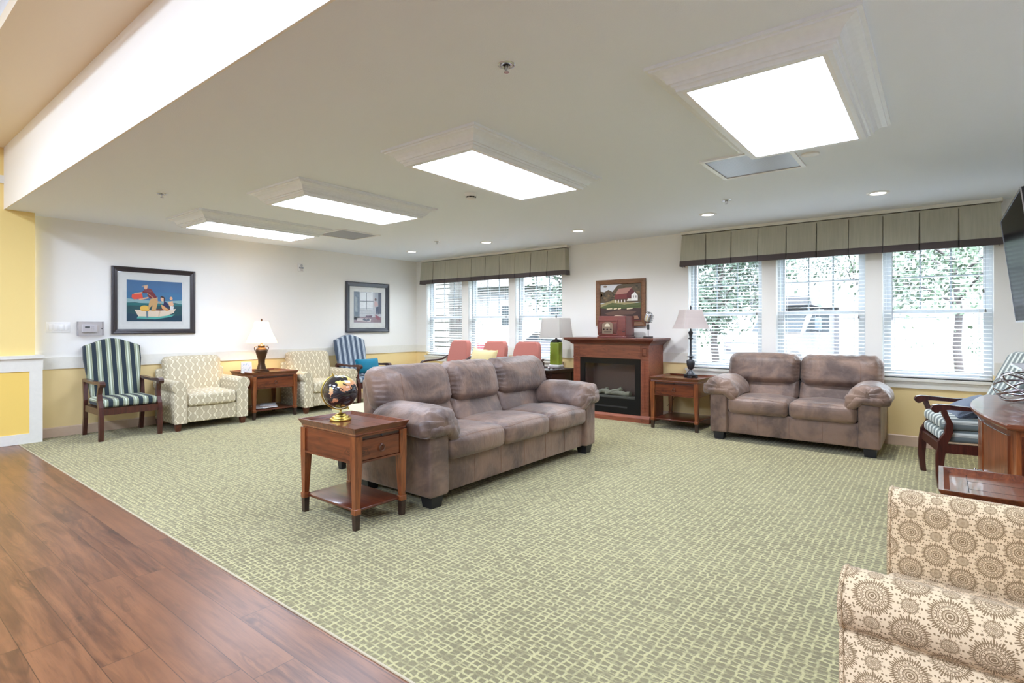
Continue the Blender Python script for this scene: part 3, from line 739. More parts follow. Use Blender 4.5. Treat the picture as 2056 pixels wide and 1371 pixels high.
def art_barn(add):
    add((208, 210, 212), [(0, 0), (1, 0), (1, 1), (0, 1)], 0)
    random.seed(4)
    add((88, 74, 54), [(0, .5), (0, .82), (.1, .80), (.2, .86), (.3, .8), (.42, .96), (.55, 1), (1, 1), (1, .5)], 1)
    for k in range(46):
        cx = random.choice([random.uniform(0, .45), random.uniform(.55, 1)]); cz = random.uniform(.58, .97 if cx > .42 else .80); c = random.choice([(74, 64, 46), (104, 88, 62), (60, 54, 42), (124, 98, 66)])
        add(c, ell(cx * .96 + .02, cz * .97, random.uniform(.02, .05), random.uniform(.015, .035), 7), 2 + k % 2)
    add((128, 110, 90), ell(.12, .95, .05, .03, 8), 3)
    add((150, 138, 96), [(0, .46), (.35, .58), (.5, .52), (1, .48), (1, .3), (0, .3)], 4); add((84, 92, 52), [(0, .38), (.3, .50), (.6, .44), (1, .5), (1, .34), (0, .32)], 5)
    add((114, 48, 46), [(.36, .72), (.66, .74), (.79, .86), (.86, .74), (.86, .58), (.36, .58)], 6)
    add((168, 122, 108), [(.38, .74), (.46, .88), (.78, .90), (.68, .75), (.40, .72)], 7)
    add((92, 34, 36), [(.66, .75), (.77, .88), (.86, .76), (.86, .60), (.66, .60)], 8)
    for q in (.37, .45, .52, .60): add((222, 216, 206), [(q, .50), (q + .02, .50), (q + .02, .58), (q, .58)], 9)
    add((90, 60, 50), [(.36, .575), (.68, .575), (.68, .60), (.36, .60)], 9)
    add((236, 234, 228), [(.77, .54), (.92, .54), (.92, .68), (.85, .78), (.77, .70)], 10); add((120, 110, 104), [(.81, .62), (.83, .62), (.83, .68), (.81, .68)], 11); add((120, 110, 104), [(.87, .62), (.89, .62), (.89, .68), (.87, .68)], 11)
    add((222, 214, 200), [(.66, .54), (.77, .54), (.77, .60), (.68, .60)], 9)
    add((60, 40, 36), [(0, 0), (1, 0), (1, .34), (.6, .36), (.3, .32), (0, .36)], 6); add((96, 70, 58), [(.1, .22), (.5, .30), (.9, .26), (.8, .18), (.2, .16)], 7)
    for a_, b_ in ((.16, .30), (.34, .42), (.44, .52), (.66, .80)): add((214, 196, 160), [(a_, .31), (b_, .33), (b_, .36), (a_, .35)], 8)
    add((206, 186, 160), [(.22, .05), (.62, .10), (.60, .14), (.40, .16), (.24, .11)], 8)
    for q in (.30, .36, .42, .48): add((60, 50, 48), ell(q, .115, .012, .014, 8), 9)
    add((150, 108, 84), [(.78, .04), (.95, .06), (.92, .14), (.82, .14)], 8); add((106, 50, 48), [(.0, .0), (1, 0), (1, .03), (0, .02)], 9)
    add((70, 84, 40), [(.0, .36), (.3, .41), (.6, .37), (.98, .42), (1, .38), (.6, .33), (.2, .33)], 7)
P1 = [(0, 0), (0, .030), (.010, .036), (.022, .034), (.030, .024), (.058, .020), (.060, .008)]
picture('framed_picture', 'framed print of a family in a small boat, above the green striped armchair', (LX, (2.387 + 3.425) / 2 * K, 1.736 * K), PI / 2, 1.035 * K, .915 * K, M['black_frame'], P1, .060, .095, art_boat)
P2 = [(0, 0), (0, .030), (.008, .036), (.016, .030), (.040, .022), (.042, .008)]
picture('framed_picture', 'framed sketch-like print of a room in a slate frame near the far corner', (LX, 6.533 * K, 1.742 * K), PI / 2, 1.005 * K, .96 * K, M['navy_frame'], [(d * 1.8, y) for d, y in P2], .076, .085, art_room)
P3 = [(0, 0), (0, .030), (.012, .030), (.055, .020), (.060, .026), (.066, .008)]
picture('framed_picture', 'brown framed painting of a red barn by a pond above the mantel', (-3.945 * K, WY, 1.755 * K), 0, .853 * K, .73 * K, M['walnut_frame'], P3, .066, 0, art_barn)

# ------------------------------------------------------------------ sofas
def wr(a, b, c): return math.sin(a * 1.0) * math.sin(b * 1.0 + 1.3) * math.sin(c + .5)
def make_sofa(n, W, label):
    D = .84; t0 = thing('sofa', label, 'sofa', (0, 0, 0)); aw = .18; iw = (W - 2 * aw) / n; hy = D / 2
    # base between the arms
    g = G(); g.rb((0, .02, .195), (W - 2 * aw + .02, D - .05, .235), .012, 2, 1)
    g.obj('base', M['suede'], t0)
    g = G()
    for k in range(1, 2 * n):
        x = -W / 2 + aw + iw * k / 2; g.tube([(x, -hy + .0435, .09), (x, -hy + .0435, .30)], .0018, 5)
    g.obj('stitching', M['seam'], t0)
    g = G(); 
    g.rb((0, hy - .07, .455), (W - .16, .14, .76), .04, 3, 3, fn=lambda q, p: (p[0], p[1] + .03 * (q[2] > 0) * q[2], p[2])); g.obj('back_panel', M['suede'], t0)
    for s in (-1, 1):
        g = G(); g.rb((s * (W / 2 - aw / 2), -.005, .31), (aw, D - .01, .46), .02, 3, 5, fn=lambda q, p: (p[0], p[1] - .004 * math.cos(q[0] * 1.5), p[2])); g.obj('arm', M['suede'], t0)
        # pillow arm: cross-sections swept front to back, front end doubled over
        g = G(); rings = []; NR = 34; NA = 48
        for i in range(NR):
            tt = i / (NR - 1); y = -hy - .045 + tt * .66
            e = min(1, tt / .10); e = math.sqrt(max(0, 1 - (1 - e) ** 2)) * .88 + .12
            eb = min(1, (1 - tt) / .2); e2 = .55 + .45 * math.sqrt(eb)
            ring = []
            for j in range(NA):
                a = 2 * PI * j / NA; ca, sa = math.cos(a), math.sin(a)
                px = .185 * abs(ca) ** .8 * (1 if ca > 0 else -1); pz = (.100 if sa > 0 else .085) * abs(sa) ** .75 * (1 if sa > 0 else -1)
                pz -= .05 * (abs(px) / .185) ** 2.2
                if px * -s > 0: pz -= .035 * (abs(px) / .185) ** 2 * (1 - .4 * tt)   # droops on the seat side
                wk = .006 * math.sin(a * 7 + tt * 5) * math.sin(tt * 18) * (1 - tt) + .011 * math.sin(a * 12 + 2 * math.sin(tt * 30)) * max(0, 1 - tt / .22)
                cz = .575 + .02 * math.sin(tt * PI)
                ring.append((s * (W / 2 - .105) + px * e * e2 * (1 + wk * 4), y, cz + (pz * (.35 + .65 * e)) * e2 + wk))
            rings.append(ring)
        g.loft(rings)
        g.obj('arm_pad', M['suede'], t0)
        # lower roll tucked under the pad at the front
        g = G(); pts = []; rad = []
        for k in range(21):
            u = k / 20; x = s * (W / 2 - .105) + (u - .5) * .335 * -s
            z = .512 + .026 * math.sin(u * PI) - .085 * max(0, u - .70) / .30
            pts.append((x, -hy - .004 + .05 * abs(u - .5) ** 2 * 2, z)); e = min(u, 1 - u) * 2
            rad.append(.012 + .036 * math.sqrt(min(1, e * 2.2)) + .0025 * math.sin(k * 1.9))
        g.tube(pts, rad, 16)
        g.obj('arm_pad_fold', M['suede'], t0)
    for k in range(n):
        cx = -W / 2 + aw + iw * (k + .5)
        def seat(q, p, k=k):
            x, y, z = p
            z += .030 * (1 - q[0] ** 2) * (1 - q[1] ** 4) * (q[2] > -.5) - .012 * (q[2] > 0) * (q[1] > .3)
            y -= .028 * (1 - q[0] ** 4) * (q[1] < 0) * abs(q[1]) * (1 - .4 * q[2] ** 2)
            z += .003 * math.sin(q[0] * 5 + k * 2) * math.sin(q[1] * 4 + k) * (q[2] > 0)
            return (x * (1 - .01 * q[2] ** 2), y, z)
        g = G(); g.rb((cx, -.125, .385), (iw - .006, .61, .165), .045, 4, 8, fn=seat)
        o = g.obj('seat_cushion', M['suede'], t0)
        # welt seam around the top front edge
        g = G(); pts = []
        for u in range(21):
            q = -1 + u / 10; e = (1 - abs(q) ** 10)
            pts.append((cx + q * (iw / 2 - .010), -.125 - .3055 - .022 * (1 - q ** 4) + .022 * (1 - e), .448 + .024 * (1 - q ** 2)))
        g.tube(pts, .0016, 5); g.obj('seam', M['seam'], o)
        # lumbar cushion and upper back cushion
        end = (k == 0) - (k == n - 1) if n > 1 else 0
        wl = iw - .004
        def lum(q, p): return (p[0], p[1] - .03 * (1 - q[0] ** 4) * (q[1] < 0) + .10 * (p[2] / .20), p[2] + .003 * math.sin(q[0] * 9))
        G().rb((cx, .205, .535), (wl, .16, .22), .05, 3, 7, fn=lum).obj('lumbar_cushion', M['suede'], t0)
        ex = .165 * (n > 0)
        x0 = cx - iw / 2 - (ex if k == 0 else 0); x1 = cx + iw / 2 + (ex if k == n - 1 else 0)
        def bk(q, p, k=k, w_=(x1 - x0)):
            x, y, z = p
            y += .16 * (z + .16) / .32 * .55
            y -= .055 * (1 - q[0] ** 4) * (1 - q[2] ** 2 * .6) * (q[1] < 0)
            z += .014 * (1 - q[0] ** 4) * (q[2] > 0) - .012 * (1 - q[0] ** 2) * (q[2] < 0)
            ew = max(0, abs(q[0]) - .72) / .28
            y += ew * .006 * math.sin(q[2] * 26 + k) * (q[1] < .2); z += .004 * math.sin(q[0] * 24 + k) * (q[2] > .6)
            if q[2] > .6: x *= 1 - .02 * (q[2] - .6)
            return (x, y, z)
        o = G().rb(((x0 + x1) / 2, .205, .755), (x1 - x0 - .004, .20, .32), .085, 5, 12, fn=bk).obj('back_cushion', M['suede'], t0)
        for side, on in ((-1, k == 0), (1, k == n - 1)):
            if not on: continue
            hwid = (x1 - x0 - .004) / 2; qx = side * (1 - .20 / hwid)
            pts = []
            for u in range(13):
                zz = -.10 + .20 * u / 12; q_ = (qx + side * .03 * math.sin(u / 12 * PI), -1, zz / .16)
                P_ = bk(q_, (q_[0] * hwid, -.1005, zz)); pts.append((P_[0] + (x0 + x1) / 2, P_[1] + .205, P_[2] + .755))
            G().tube(pts, .0016, 5).obj('seam', M['seam'], o)
    for sx in (-1, 1):
        for sy in (-1, 1):
            g = G(); g.sqlathe([(.045, 0), (.056, .085)]); g.obj('foot', M['black_foot'], t0, loc=(sx * (W / 2 - .085), sy * (D / 2 - .075), 0))
    return t0
so = make_sofa(3, 2.20, 'long three-seat brown suede sofa with black feet in the middle of the carpet')
so.location = (-2.657 - .42, 3.60, 0); so.rotation_euler = (0, 0, PI / 2)
so2 = make_sofa(2, 1.56, 'two-seat brown suede loveseat under the right window group')
so2.location = (-1.205, 6.05 + .42, 0)

# ------------------------------------------------------------------ medallion armchairs
def make_club(fab, label, W=.86, dh=0.0, ds=0.0):
    D = .72; t0 = thing('armchair', label, 'armchair'); hy = D / 2; aw = .145
    ft = M['cherry_dark']
    g = G(); g.rb((0, .0, .185), (W - 2 * aw + .01, D - .04, .19), .015, 2, 2); g.obj('base', fab, t0)
    for s in (-1, 1):
        # arm: side panel with a rolled top, profile in (x,z), swept in y
        prof = [(-aw / 2, .09), (-aw / 2, .42 + dh)]
        R_ = .072; cx, cz = .012, .515 + dh
        for k in range(0, 17):
            a = PI + .25 - (PI * 1.42) * k / 16; prof.append((cx + R_ * math.cos(a), cz + R_ * math.sin(a)))
        prof += [(aw / 2 - .012, .445 + dh), (aw / 2 - .012, .09)]
        if s < 0: prof = [(-x, z) for x, z in prof][::-1]
        rings = []
        for i in range(9):
            tt = i / 8; y = -hy + tt * (D - .05); sc_ = .93 if i == 0 else 1.0
            yy_ = y if i else y - .004
            rings.append([(s * (W / 2 - aw / 2) + (x * (1 if i > 0 else .95)), yy_ + (.0 if i != 1 else -.0), z + (0 if i > 0 else -.002)) for x, z in prof])
        rings[1] = [(x, -hy + .008, z) for x, y, z in rings[1]]
        G().loft(rings, sm=True).obj('arm', fab, t0)
        g = G(); pts = [(s * (W / 2 - aw / 2) + x, -hy + .003, z) for x, z in prof]; g.tube(pts, .004, 6, closed=True); g.obj('piping', fab, t0)
    def seat(q, p): return (p[0], p[1] - .02 * (1 - q[0] ** 4) * (q[1] < 0), p[2] + .025 * (1 - q[0] ** 2) * (1 - q[1] ** 2) * (q[2] > 0))
    G().rb((0, -.07, .355 + ds), (W - 2 * aw - .008, .58, .15), .035, 3, 8, fn=seat).obj('seat_cushion', fab, t0)
    def bk(q, p):
        x, y, z = p; y += .12 * (z + .25) / .55
        y -= .03 * (1 - q[0] ** 2) * (1 - q[2] ** 2) * (q[1] < 0); x *= 1 + .015 * q[2]
        z += .008 * (1 - q[0] ** 4) * (q[2] > 0); return (x, y, z)
    G().rb((0, .215, .595), (W - 2 * aw + .10, .17, .50), .065, 4, 8, fn=bk).obj('back_cushion', fab, t0)
    g = G(); g.rb((0, hy - .035, .40), (W - .06, .07, .60), .03, 2, 3, fn=lambda q, p: (p[0], p[1] + .03 * max(0, q[2]), p[2])); g.obj('back_panel', fab, t0)
    for sx in (-1, 1):
        for sy in (-1, 1): G().sqlathe([(.022, 0), (.034, .098)]).obj('foot', ft, t0, loc=(sx * (W / 2 - .06), sy * (D / 2 - .05), 0))
    return t0
c1 = make_club(M['disc_fabric'], 'cream disc-patterned armchair between the green striped armchair and the lamp table'); c1.location = (-7.0 - .32, 2.96, 0); c1.rotation_euler = (0, 0, PI / 2 - .03)
c2 = copy_tree(c1, (-7.0 - .32, 4.60, 0), PI / 2 - .03, 'cream disc-patterned armchair right of the lamp table, half behind the globe and sofa'); 
c3 = make_club(M['medallion'], 'cream armchair with large brown medallions in the bottom right foreground', W=.99, dh=.065, ds=-.045); c3.location = (-.16 + .36, 1.955, 0); c3.rotation_euler = (0, 0, -PI / 2 - .05)

# ------------------------------------------------------------------ end tables
def ring_pull(parent, x, y, z, r=.020):
    g = G(); g.lathe([(.010, 0), (.010, .004), (.005, .010)], n=14); o = g.obj('pull_plate', M['knob'], parent, loc=(x, y, z + r), rot=(PI / 2, 0, 0))
    G().torus((x, y - .010, z), r, .0034, 'y').obj('ring_pull', M['knob'], parent)
def make_end_table(W, D, label, Hh=.62, wood_=('cherry', 'cherry_v', 'cherry_dark')):
    """front faces local -Y"""
    mc, mv, md = (M[q] for q in wood_); mh = M['cherry_h'] if wood_[0] == 'cherry' else mc; t0 = thing('end_table', label, 'table'); w2, d2 = W / 2, D / 2
    g = G(); ov = .012
    prof = [(-.012, -.060), (-.012, -.050), (-.004, -.046), (-.006, -.038), (.012, -.004), (.012, 0), (-.004, 0), (-.024, -.020)]
    g.loft([[(-w2 - d, -d2 - d, Hh + z), (w2 + d, -d2 - d, Hh + z), (w2 + d, d2 + d, Hh + z), (-w2 - d, d2 + d, Hh + z)] for d, z in prof], caps=False, sm=False)
    g.box(-w2 + .020, w2 - .020, -d2 + .020, d2 - .020, Hh - .040, Hh - .019)
    for q in (-.16, .16): g.box(q * W - .0012, q * W + .0012, -d2 + .08, d2 - .08, Hh - .0192, Hh - .0186, 1)
    for q in (-1, 1): g.box(-w2 + .03, w2 - .03, q * (d2 - .08) - .0012, q * (d2 - .08) + .0012, Hh - .0192, Hh - .0186, 1)
    g.obj('tray_top', [mc, M['black_matte']], t0)
    lw = .052; z0 = Hh - .056; za = Hh - .215
    g = G()
    for s in (-1, 1): g.box(s * (w2 - .018) - .009, s * (w2 - .018) + .009, -d2 + lw, d2 - lw, za, z0)
    g.box(-w2 + lw, w2 - lw, d2 - .027, d2 - .009, za, z0)
    g.box(-w2 + lw, w2 - lw, -d2 + .020, -d2 + .035, za, z0)
    for s in (-1, 1): g.box(s * (w2 - .008) - .007, s * (w2 - .008) + .007, -d2 + lw, d2 - lw, za - .004, za + .008)
    for s in (-1, 1): g.box(-w2 + lw, w2 - lw, s * (d2 - .008) - .007, s * (d2 - .008) + .007, za - .004, za + .008)
    g.obj('apron', mh, t0)
    dr = G().box(-w2 + lw + .006, w2 - lw - .006, -d2 + .008, -d2 + .020, za + .012, z0 - .026).obj('drawer', mh, t0)
    ring_pull(dr, 0, -d2 + .008, (za + z0) / 2 - .012)
    sl = G().box(-w2 + lw + .003, w2 - lw - .003, -d2 + .012, -d2 + .020, z0 - .018, z0 - .004).obj('pull_out_slide', M['espresso'], t0)
    G().lathe([(.003, 0), (.003, .006), (.007, .010), (.001, .014)], n=12).obj('knob', M['pewter'], sl, loc=(0, -d2 + .012, z0 - .011), rot=(PI / 2, 0, 0))
    for sx in (-1, 1):
        for sy in (-1, 1):
            g = G(); cx, cy = sx * (w2 - lw / 2), sy * (d2 - lw / 2)
            g.sqlathe([(lw / 2, za - .01 - 0), (lw / 2, z0)], (cx, cy, 0))
            rings = []
            for z, r in ((.128, .0165), (za - .01, lw / 2)):
                rings.append([(cx + sx * (lw / 2 - .006 * (z < .2)) - sx * a_ * (2 * r), cy + sy * (lw / 2 - .006 * (z < .2)) - sy * b_ * (2 * r), z) for a_, b_ in ((0, 0), (1, 0), (1, 1), (0, 1))])
            g.loft(rings, sm=False)
            cx2, cy2 = sx * (w2 - .0225), sy * (d2 - .0225)
            g.rb((cx2, cy2, .112), (.046, .046, .036), .004)
            g.sqlathe([(.0155, .0), (.0185, .096)], (cx2, cy2, 0), mi=1)
            g.obj('leg', [mv, M['espresso']], t0)
    g = G(); g.rb((0, 0, .112), (W - .05, D - .05, .016), .004); g.obj('shelf', md, t0)
    return t0
# by the sofa arm: long side faces the hall, drawer faces +X
e1 = make_end_table(.40, .60, 'cherry wood end table holding the globe, beside the near arm of the long sofa')
e1.location = (-3.05, 2.175, 0); e1.rotation_euler = (0, 0, PI / 2)
e2 = make_end_table(.58, .60, 'cherry wood end table between the fireplace and the loveseat'); e2.location = (-2.47, 6.53, 0)
e3 = make_end_table(.62, .62, 'cherry wood end table under the lit lamp at the left wall', wood_=('cherry', 'cherry_v', 'cherry_dark')); e3.location = (-7.02 - .33, 3.79, 0); e3.rotation_euler = (0, 0, PI / 2)
e4 = make_end_table(.42, .62, 'cherry wood end table with tray top behind the medallion armchair, at the right edge', wood_=('cherry', 'cherry_v', 'cherry')); e4.location = (-.005 + .325, 2.83, 0); e4.rotation_euler = (0, 0, -PI / 2)
e5 = make_end_table(.56, .58, 'dark espresso end table under the green glass lamp, left of the fireplace', wood_=('espresso', 'espresso', 'espresso')); e5.location = (-4.47, 6.50, 0)

# ------------------------------------------------------------------ globe
gx, gy, gz = -3.17, 2.16, .603
t0 = thing('desk_globe', 'black and gold desk globe on the end table by the sofa', 'globe', (gx, gy, gz), math.radians(62))
g = G(); g.lathe([(.068, 0), (.070, .002), (.070, .012), (.066, .015), (.056, .016), (.055, .018), (.055, .026), (.050, .029), (.040, .030), (.038, .032), (.036, .040), (.018, .046), (.008, .050), (.0065, .066), (.010, .070), (.006, .076)], n=40); g.obj('base', M['gold'], t0)
cz = .192; R_ = .112; tilt = math.radians(-23)
t = T('globe_print'); x, y, z = t.xyz()
nn = t.noise(11, 5, .62, dist=.3); land = nn.gt(.535)
grat = ((z.m('ARCSINE') if False else (z / R_).m('ARCSINE')) * (180 / PI / 15)).frac().lt(.02)
gold = t.mix(t.noise(6, 1).ss(.4, .6), srgb(226, 190, 130), srgb(214, 150, 110)); gold = t.mix(z.ss(.02, .09), gold, srgb(226, 214, 120))
M['globe'] = t.set(base=t.mix(land, t.mix(grat * .6, (.018, .016, .02), (.35, .3, .2)), gold), rough=.14, coat=.5)
g = G(); g.loft([[(R_ * math.sin(PI * i / 24) * math.cos(2 * PI * j / 40), R_ * math.sin(PI * i / 24) * math.sin(2 * PI * j / 40), -R_ * math.cos(PI * i / 24)) for j in range(40)] for i in range(25)], caps=False)
g.obj('globe_ball', M['globe'], t0, loc=(0, 0, cz), rot=(0, tilt, 0))
g = G(); g.torus((0, 0, cz), R_ + .008, .0050, 'y', 36, 8, a0=PI / 2 - tilt, a1=PI * 1.5 - tilt + .05)
g.obj('meridian_arm', M['gold'], t0)
g = G(); dx, dz = math.sin(tilt), math.cos(tilt)
for s in (1, -1):
    p = [(s * dx * (R_ + q), 0, cz + s * dz * (R_ + q)) for q in (-.002, .008, .014, .022)]; g.tube(p, [.003, .006, .004, .006], 10)
g.obj('axis_finial', M['gold'], t0)

# ------------------------------------------------------------------ lamps
def lobed_shade(g, prof, c, n=8, per=4, conc=.0, square=0):
    rings = []
    for r, z in prof:
        ring = []
        for j in range(n * per):
            a = 2 * PI * j / (n * per); u = (j % per) / per
            if square:
                m_ = max(abs(math.cos(a)), abs(math.sin(a))); rr = r / m_ * (1 - .0 * u); k = 1.0
                # clip the corners
                rr = min(rr, r * 1.33)
            else: rr = r * (math.cos(PI / n) / math.cos((u - .5) * 2 * PI / n)) * (1 - conc * math.sin(u * PI)) / math.cos(PI / n)
            ring.append((c[0] + rr * math.cos(a), c[1] + rr * math.sin(a), c[2] + z))
        rings.append(ring)
    g.loft(rings, caps=False, sm=False); return g
# lit urn lamp at the left wall
lx, ly, lz = -7.30, 3.725, .603
t0 = thing('table_lamp', 'lit table lamp with bronze two-handled urn base and cream bell shade', 'lamp', (lx, ly, lz), PI / 2)
g = G(); g.rb((0, 0, .012), (.15, .15, .024), .006); g.rb((0, 0, .032), (.125, .125, .018), .006); g.obj('base', M['bronze'], t0)
g = G()
rings = []
for r, z, q in ((.052, .04, 1), (.045, .07, 1), (.036, .12, .9), (.040, .17, .6), (.058, .22, .2), (.074, .27, 0), (.078, .295, 0), (.068, .32, 0), (.046, .335, 0), (.040, .345, 0), (.050, .352, 0), (.048, .360, 0), (.026, .372, 0), (.012, .385, 0), (.012, .41, 0)):
    ring = []
    for j in range(32):
        a = 2 * PI * j / 32; m_ = max(abs(math.cos(a)), abs(math.sin(a))); rr = r * (1 + q * (min(1 / m_, 1.25) - 1)); ring.append((rr * math.cos(a), rr * math.sin(a), z))
    rings.append(ring)
g.loft(rings); g.obj('urn', M['bronze'], t0)
for s in (-1, 1):
    G().tube([(s * (.076 * 1 + q), 0, z) for q, z in ((-.012, .285), (.008, .292), (.020, .310), (.024, .332), (.014, .350), (-.004, .352), (-.018, .342))], .0055, 8).obj('handle', M['bronze'], t0)
g = G(); pr = [(.195, .400), (.176, .45), (.140, .52), (.112, .59), (.094, .650), (.086, .690)]
lobed_shade(g, pr, (0, 0, 0), 8, 4, .03); g.obj('lamp_shade', M['shade_lit'], t0)
g = G()
for k in range(8): g.tube([(r * math.cos(2 * PI * k / 8), r * math.sin(2 * PI * k / 8), z) for r, z in pr], .0016, 5)
for r, z in (pr[0], pr[-1]): g.tube([(r * math.cos(2 * PI * k / 8), r * math.sin(2 * PI * k / 8), z) for k in range(8)], .0025, 5, closed=True)
g.obj('shade_trim', M['cream_trim'], t0)
g = G(); g.lathe([(.010, .68), (.006, .70), (.013, .712), (.008, .725), (.002, .732)], n=12); g.obj('finial', M['bronze'], t0)
lamp('table_lamp_bulb', 'POINT', (lx, ly, lz + .53), 13, (1, .76, .48), radius=.035)
# green glass lamp
t0 = thing('table_lamp', 'table lamp with square green glass body and white drum shade left of the fireplace', 'lamp', (-4.35, 6.56, .603))
g = G(); g.rb((0, 0, .030), (.20, .16, .014), .004); g.rb((0, 0, .055), (.17, .14, .036), .006, mi=1)
for sx in (-1, 1):
    for sy in (-1, 1): g.lathe([(.010, 0), (.014, .008), (.008, .024)], (sx * .08, sy * .06, 0), 10)
g.obj('base', [M['silver'], M['mat']], t0)
G().rb((0, 0, .235), (.155, .125, .33), .022, 4, 2).obj('glass_body', M['green_glass'], t0)
g = G(); g.sqlathe([(.058, .398), (.058, .412), (.042, .413), (.042, .428), (.028, .429), (.028, .444), (.012, .445), (.012, .47)]); g.obj('stepped_cap', M['pewter'], t0)
g = G(); lobed_shade(g, [(.185, .462), (.158, .745)], (0, 0, 0), square=1, n=8); g.obj('lamp_shade', M['shade_white'], t0)
G().tube([(0, 0, .46), (0, 0, .775)], .004, 8).obj('harp_rod', M['pewter'], t0)
G().lathe([(.010, .75), (.011, .78), (.004, .785)], n=10).obj('finial', M['pewter'], t0)
# baluster lamp
t0 = thing('table_lamp', 'tall dark baluster table lamp with pale bell shade beside the loveseat', 'lamp', (-2.385, 6.56, .603), PI / 4)
g = G(); g.rb((0, 0, .032), (.125, .125, .02), .004)
for sx in (-1, 1):
    for sy in (-1, 1): g.rb((sx * .046, sy * .046, .012), (.034, .034, .024), .004)
g.obj('base', M['pewter'], t0)
g = G(); g.lathe([(.052, .042), (.046, .055), (.030, .075), (.020, .09), (.016, .10), (.030, .108), (.040, .13), (.048, .17), (.050, .205), (.044, .215), (.018, .225), (.015, .245), (.044, .252), (.046, .260), (.014, .268), (.012, .30), (.011, .45), (.012, .470), (.028, .475), (.029, .482), (.014, .492), (.020, .52), (.028, .548), (.026, .56), (.010, .575), (.009, .62)], n=24); g.obj('baluster', M['pewter'], t0)
g = G(); pr = [(.176, .600), (.150, .66), (.126, .73), (.112, .79), (.106, .830)]; lobed_shade(g, pr, (0, 0, 0), square=1); g.obj('lamp_shade', M['shade_pink'], t0)
g = G()
for k in range(4):
    a = PI / 4 + k * PI / 2; g.tube([(r * 1.33 * math.cos(a), r * 1.33 * math.sin(a), z) for r, z in pr], .002, 5)
g.obj('shade_trim', M['shade_white'], t0)
G().lathe([(.004, .60), (.004, .835), (.012, .84), (.005, .852), (.014, .862), (.006, .872), (.004, .885)], n=12).obj('finial', M['pewter'], t0)

# small things on tables
t0 = thing('greeting_card', 'small white flowered card standing on the lamp table', 'card', (-7.25, 3.50, .606), PI / 2 - .2)
def card_art(add):
    pass
g = G(); g.add([(-.065, 0, 0), (.065, 0, 0), (.065, .022, .15), (-.065, .022, .15)], [(0, 1, 2, 3)]); g.add([(-.065, .05, 0), (.065, .05, 0), (.065, .024, .15), (-.065, .024, .15)], [(1, 0, 3, 2)]); g.obj('card_stock', M['paper'], t0)
g = G(); random.seed(3); cols = [(150, 176, 196), (206, 186, 190), (170, 190, 170), (190, 196, 214)]
for k in range(26):
    a = random.uniform(0, 2 * PI); r = random.uniform(.028, .055); px, pz = r * math.cos(a), .075 + r * 1.15 * math.sin(a); q = ell(px, pz, .006, .006, 7)
    g.add([(x_, z_ * .145 - .001, z_) for x_, z_ in q], [tuple(range(7))], None, k % 4)
g.obj('flower_print', [colour(*c) for c in cols], t0)
random.seed(8)
for k in range(5):
    q = tag(G().rb((0, 0, 0), (.20, .27, .006), .002).obj('magazine', [colour(226, 220, 212), colour(206, 196, 190), colour(232, 230, 228), colour(190, 170, 160), colour(220, 222, 226)][k], loc=(-7.28 + random.uniform(-.05, .05), 3.77 + random.uniform(-.08, .08), .1235 + .0065 * k), rot=random.uniform(-.6, .6) + PI / 2),
        ('lowest', 'second lowest', 'middle', 'second highest', 'topmost')[k] + ' magazine of the loose stack on the lower shelf of the lamp table', 'magazine', 'magazines under the lit lamp')
g = G(); g.tube([(LX + .06, 3.62, .60), (LX + .03, 3.60, .40), (LX + .04, 3.63, .22), (LX + .03, 3.60, .10), (LX + .03, 3.66, .008), (LX + .06, 3.72, .006)], .003, 6)
g.tube([(LX + .05, 3.86, .60), (LX + .03, 3.90, .40), (LX + .04, 3.86, .22), (LX + .03, 3.88, .008)], .003, 6); tag(g.obj('lamp_cord', colour(120, 84, 60)), 'brown lamp cord hanging behind the lamp table at the left wall', 'cord')
tag(G().tube([(-2.62, WY - .03, .50), (-2.68, WY - .025, .36), (-2.76, WY - .03, .24), (-2.82, WY - .03, .18)], .003, 6).obj('lamp_cord', M['black_matte']), 'thin black cord against the wall right of the fireplace', 'cord')

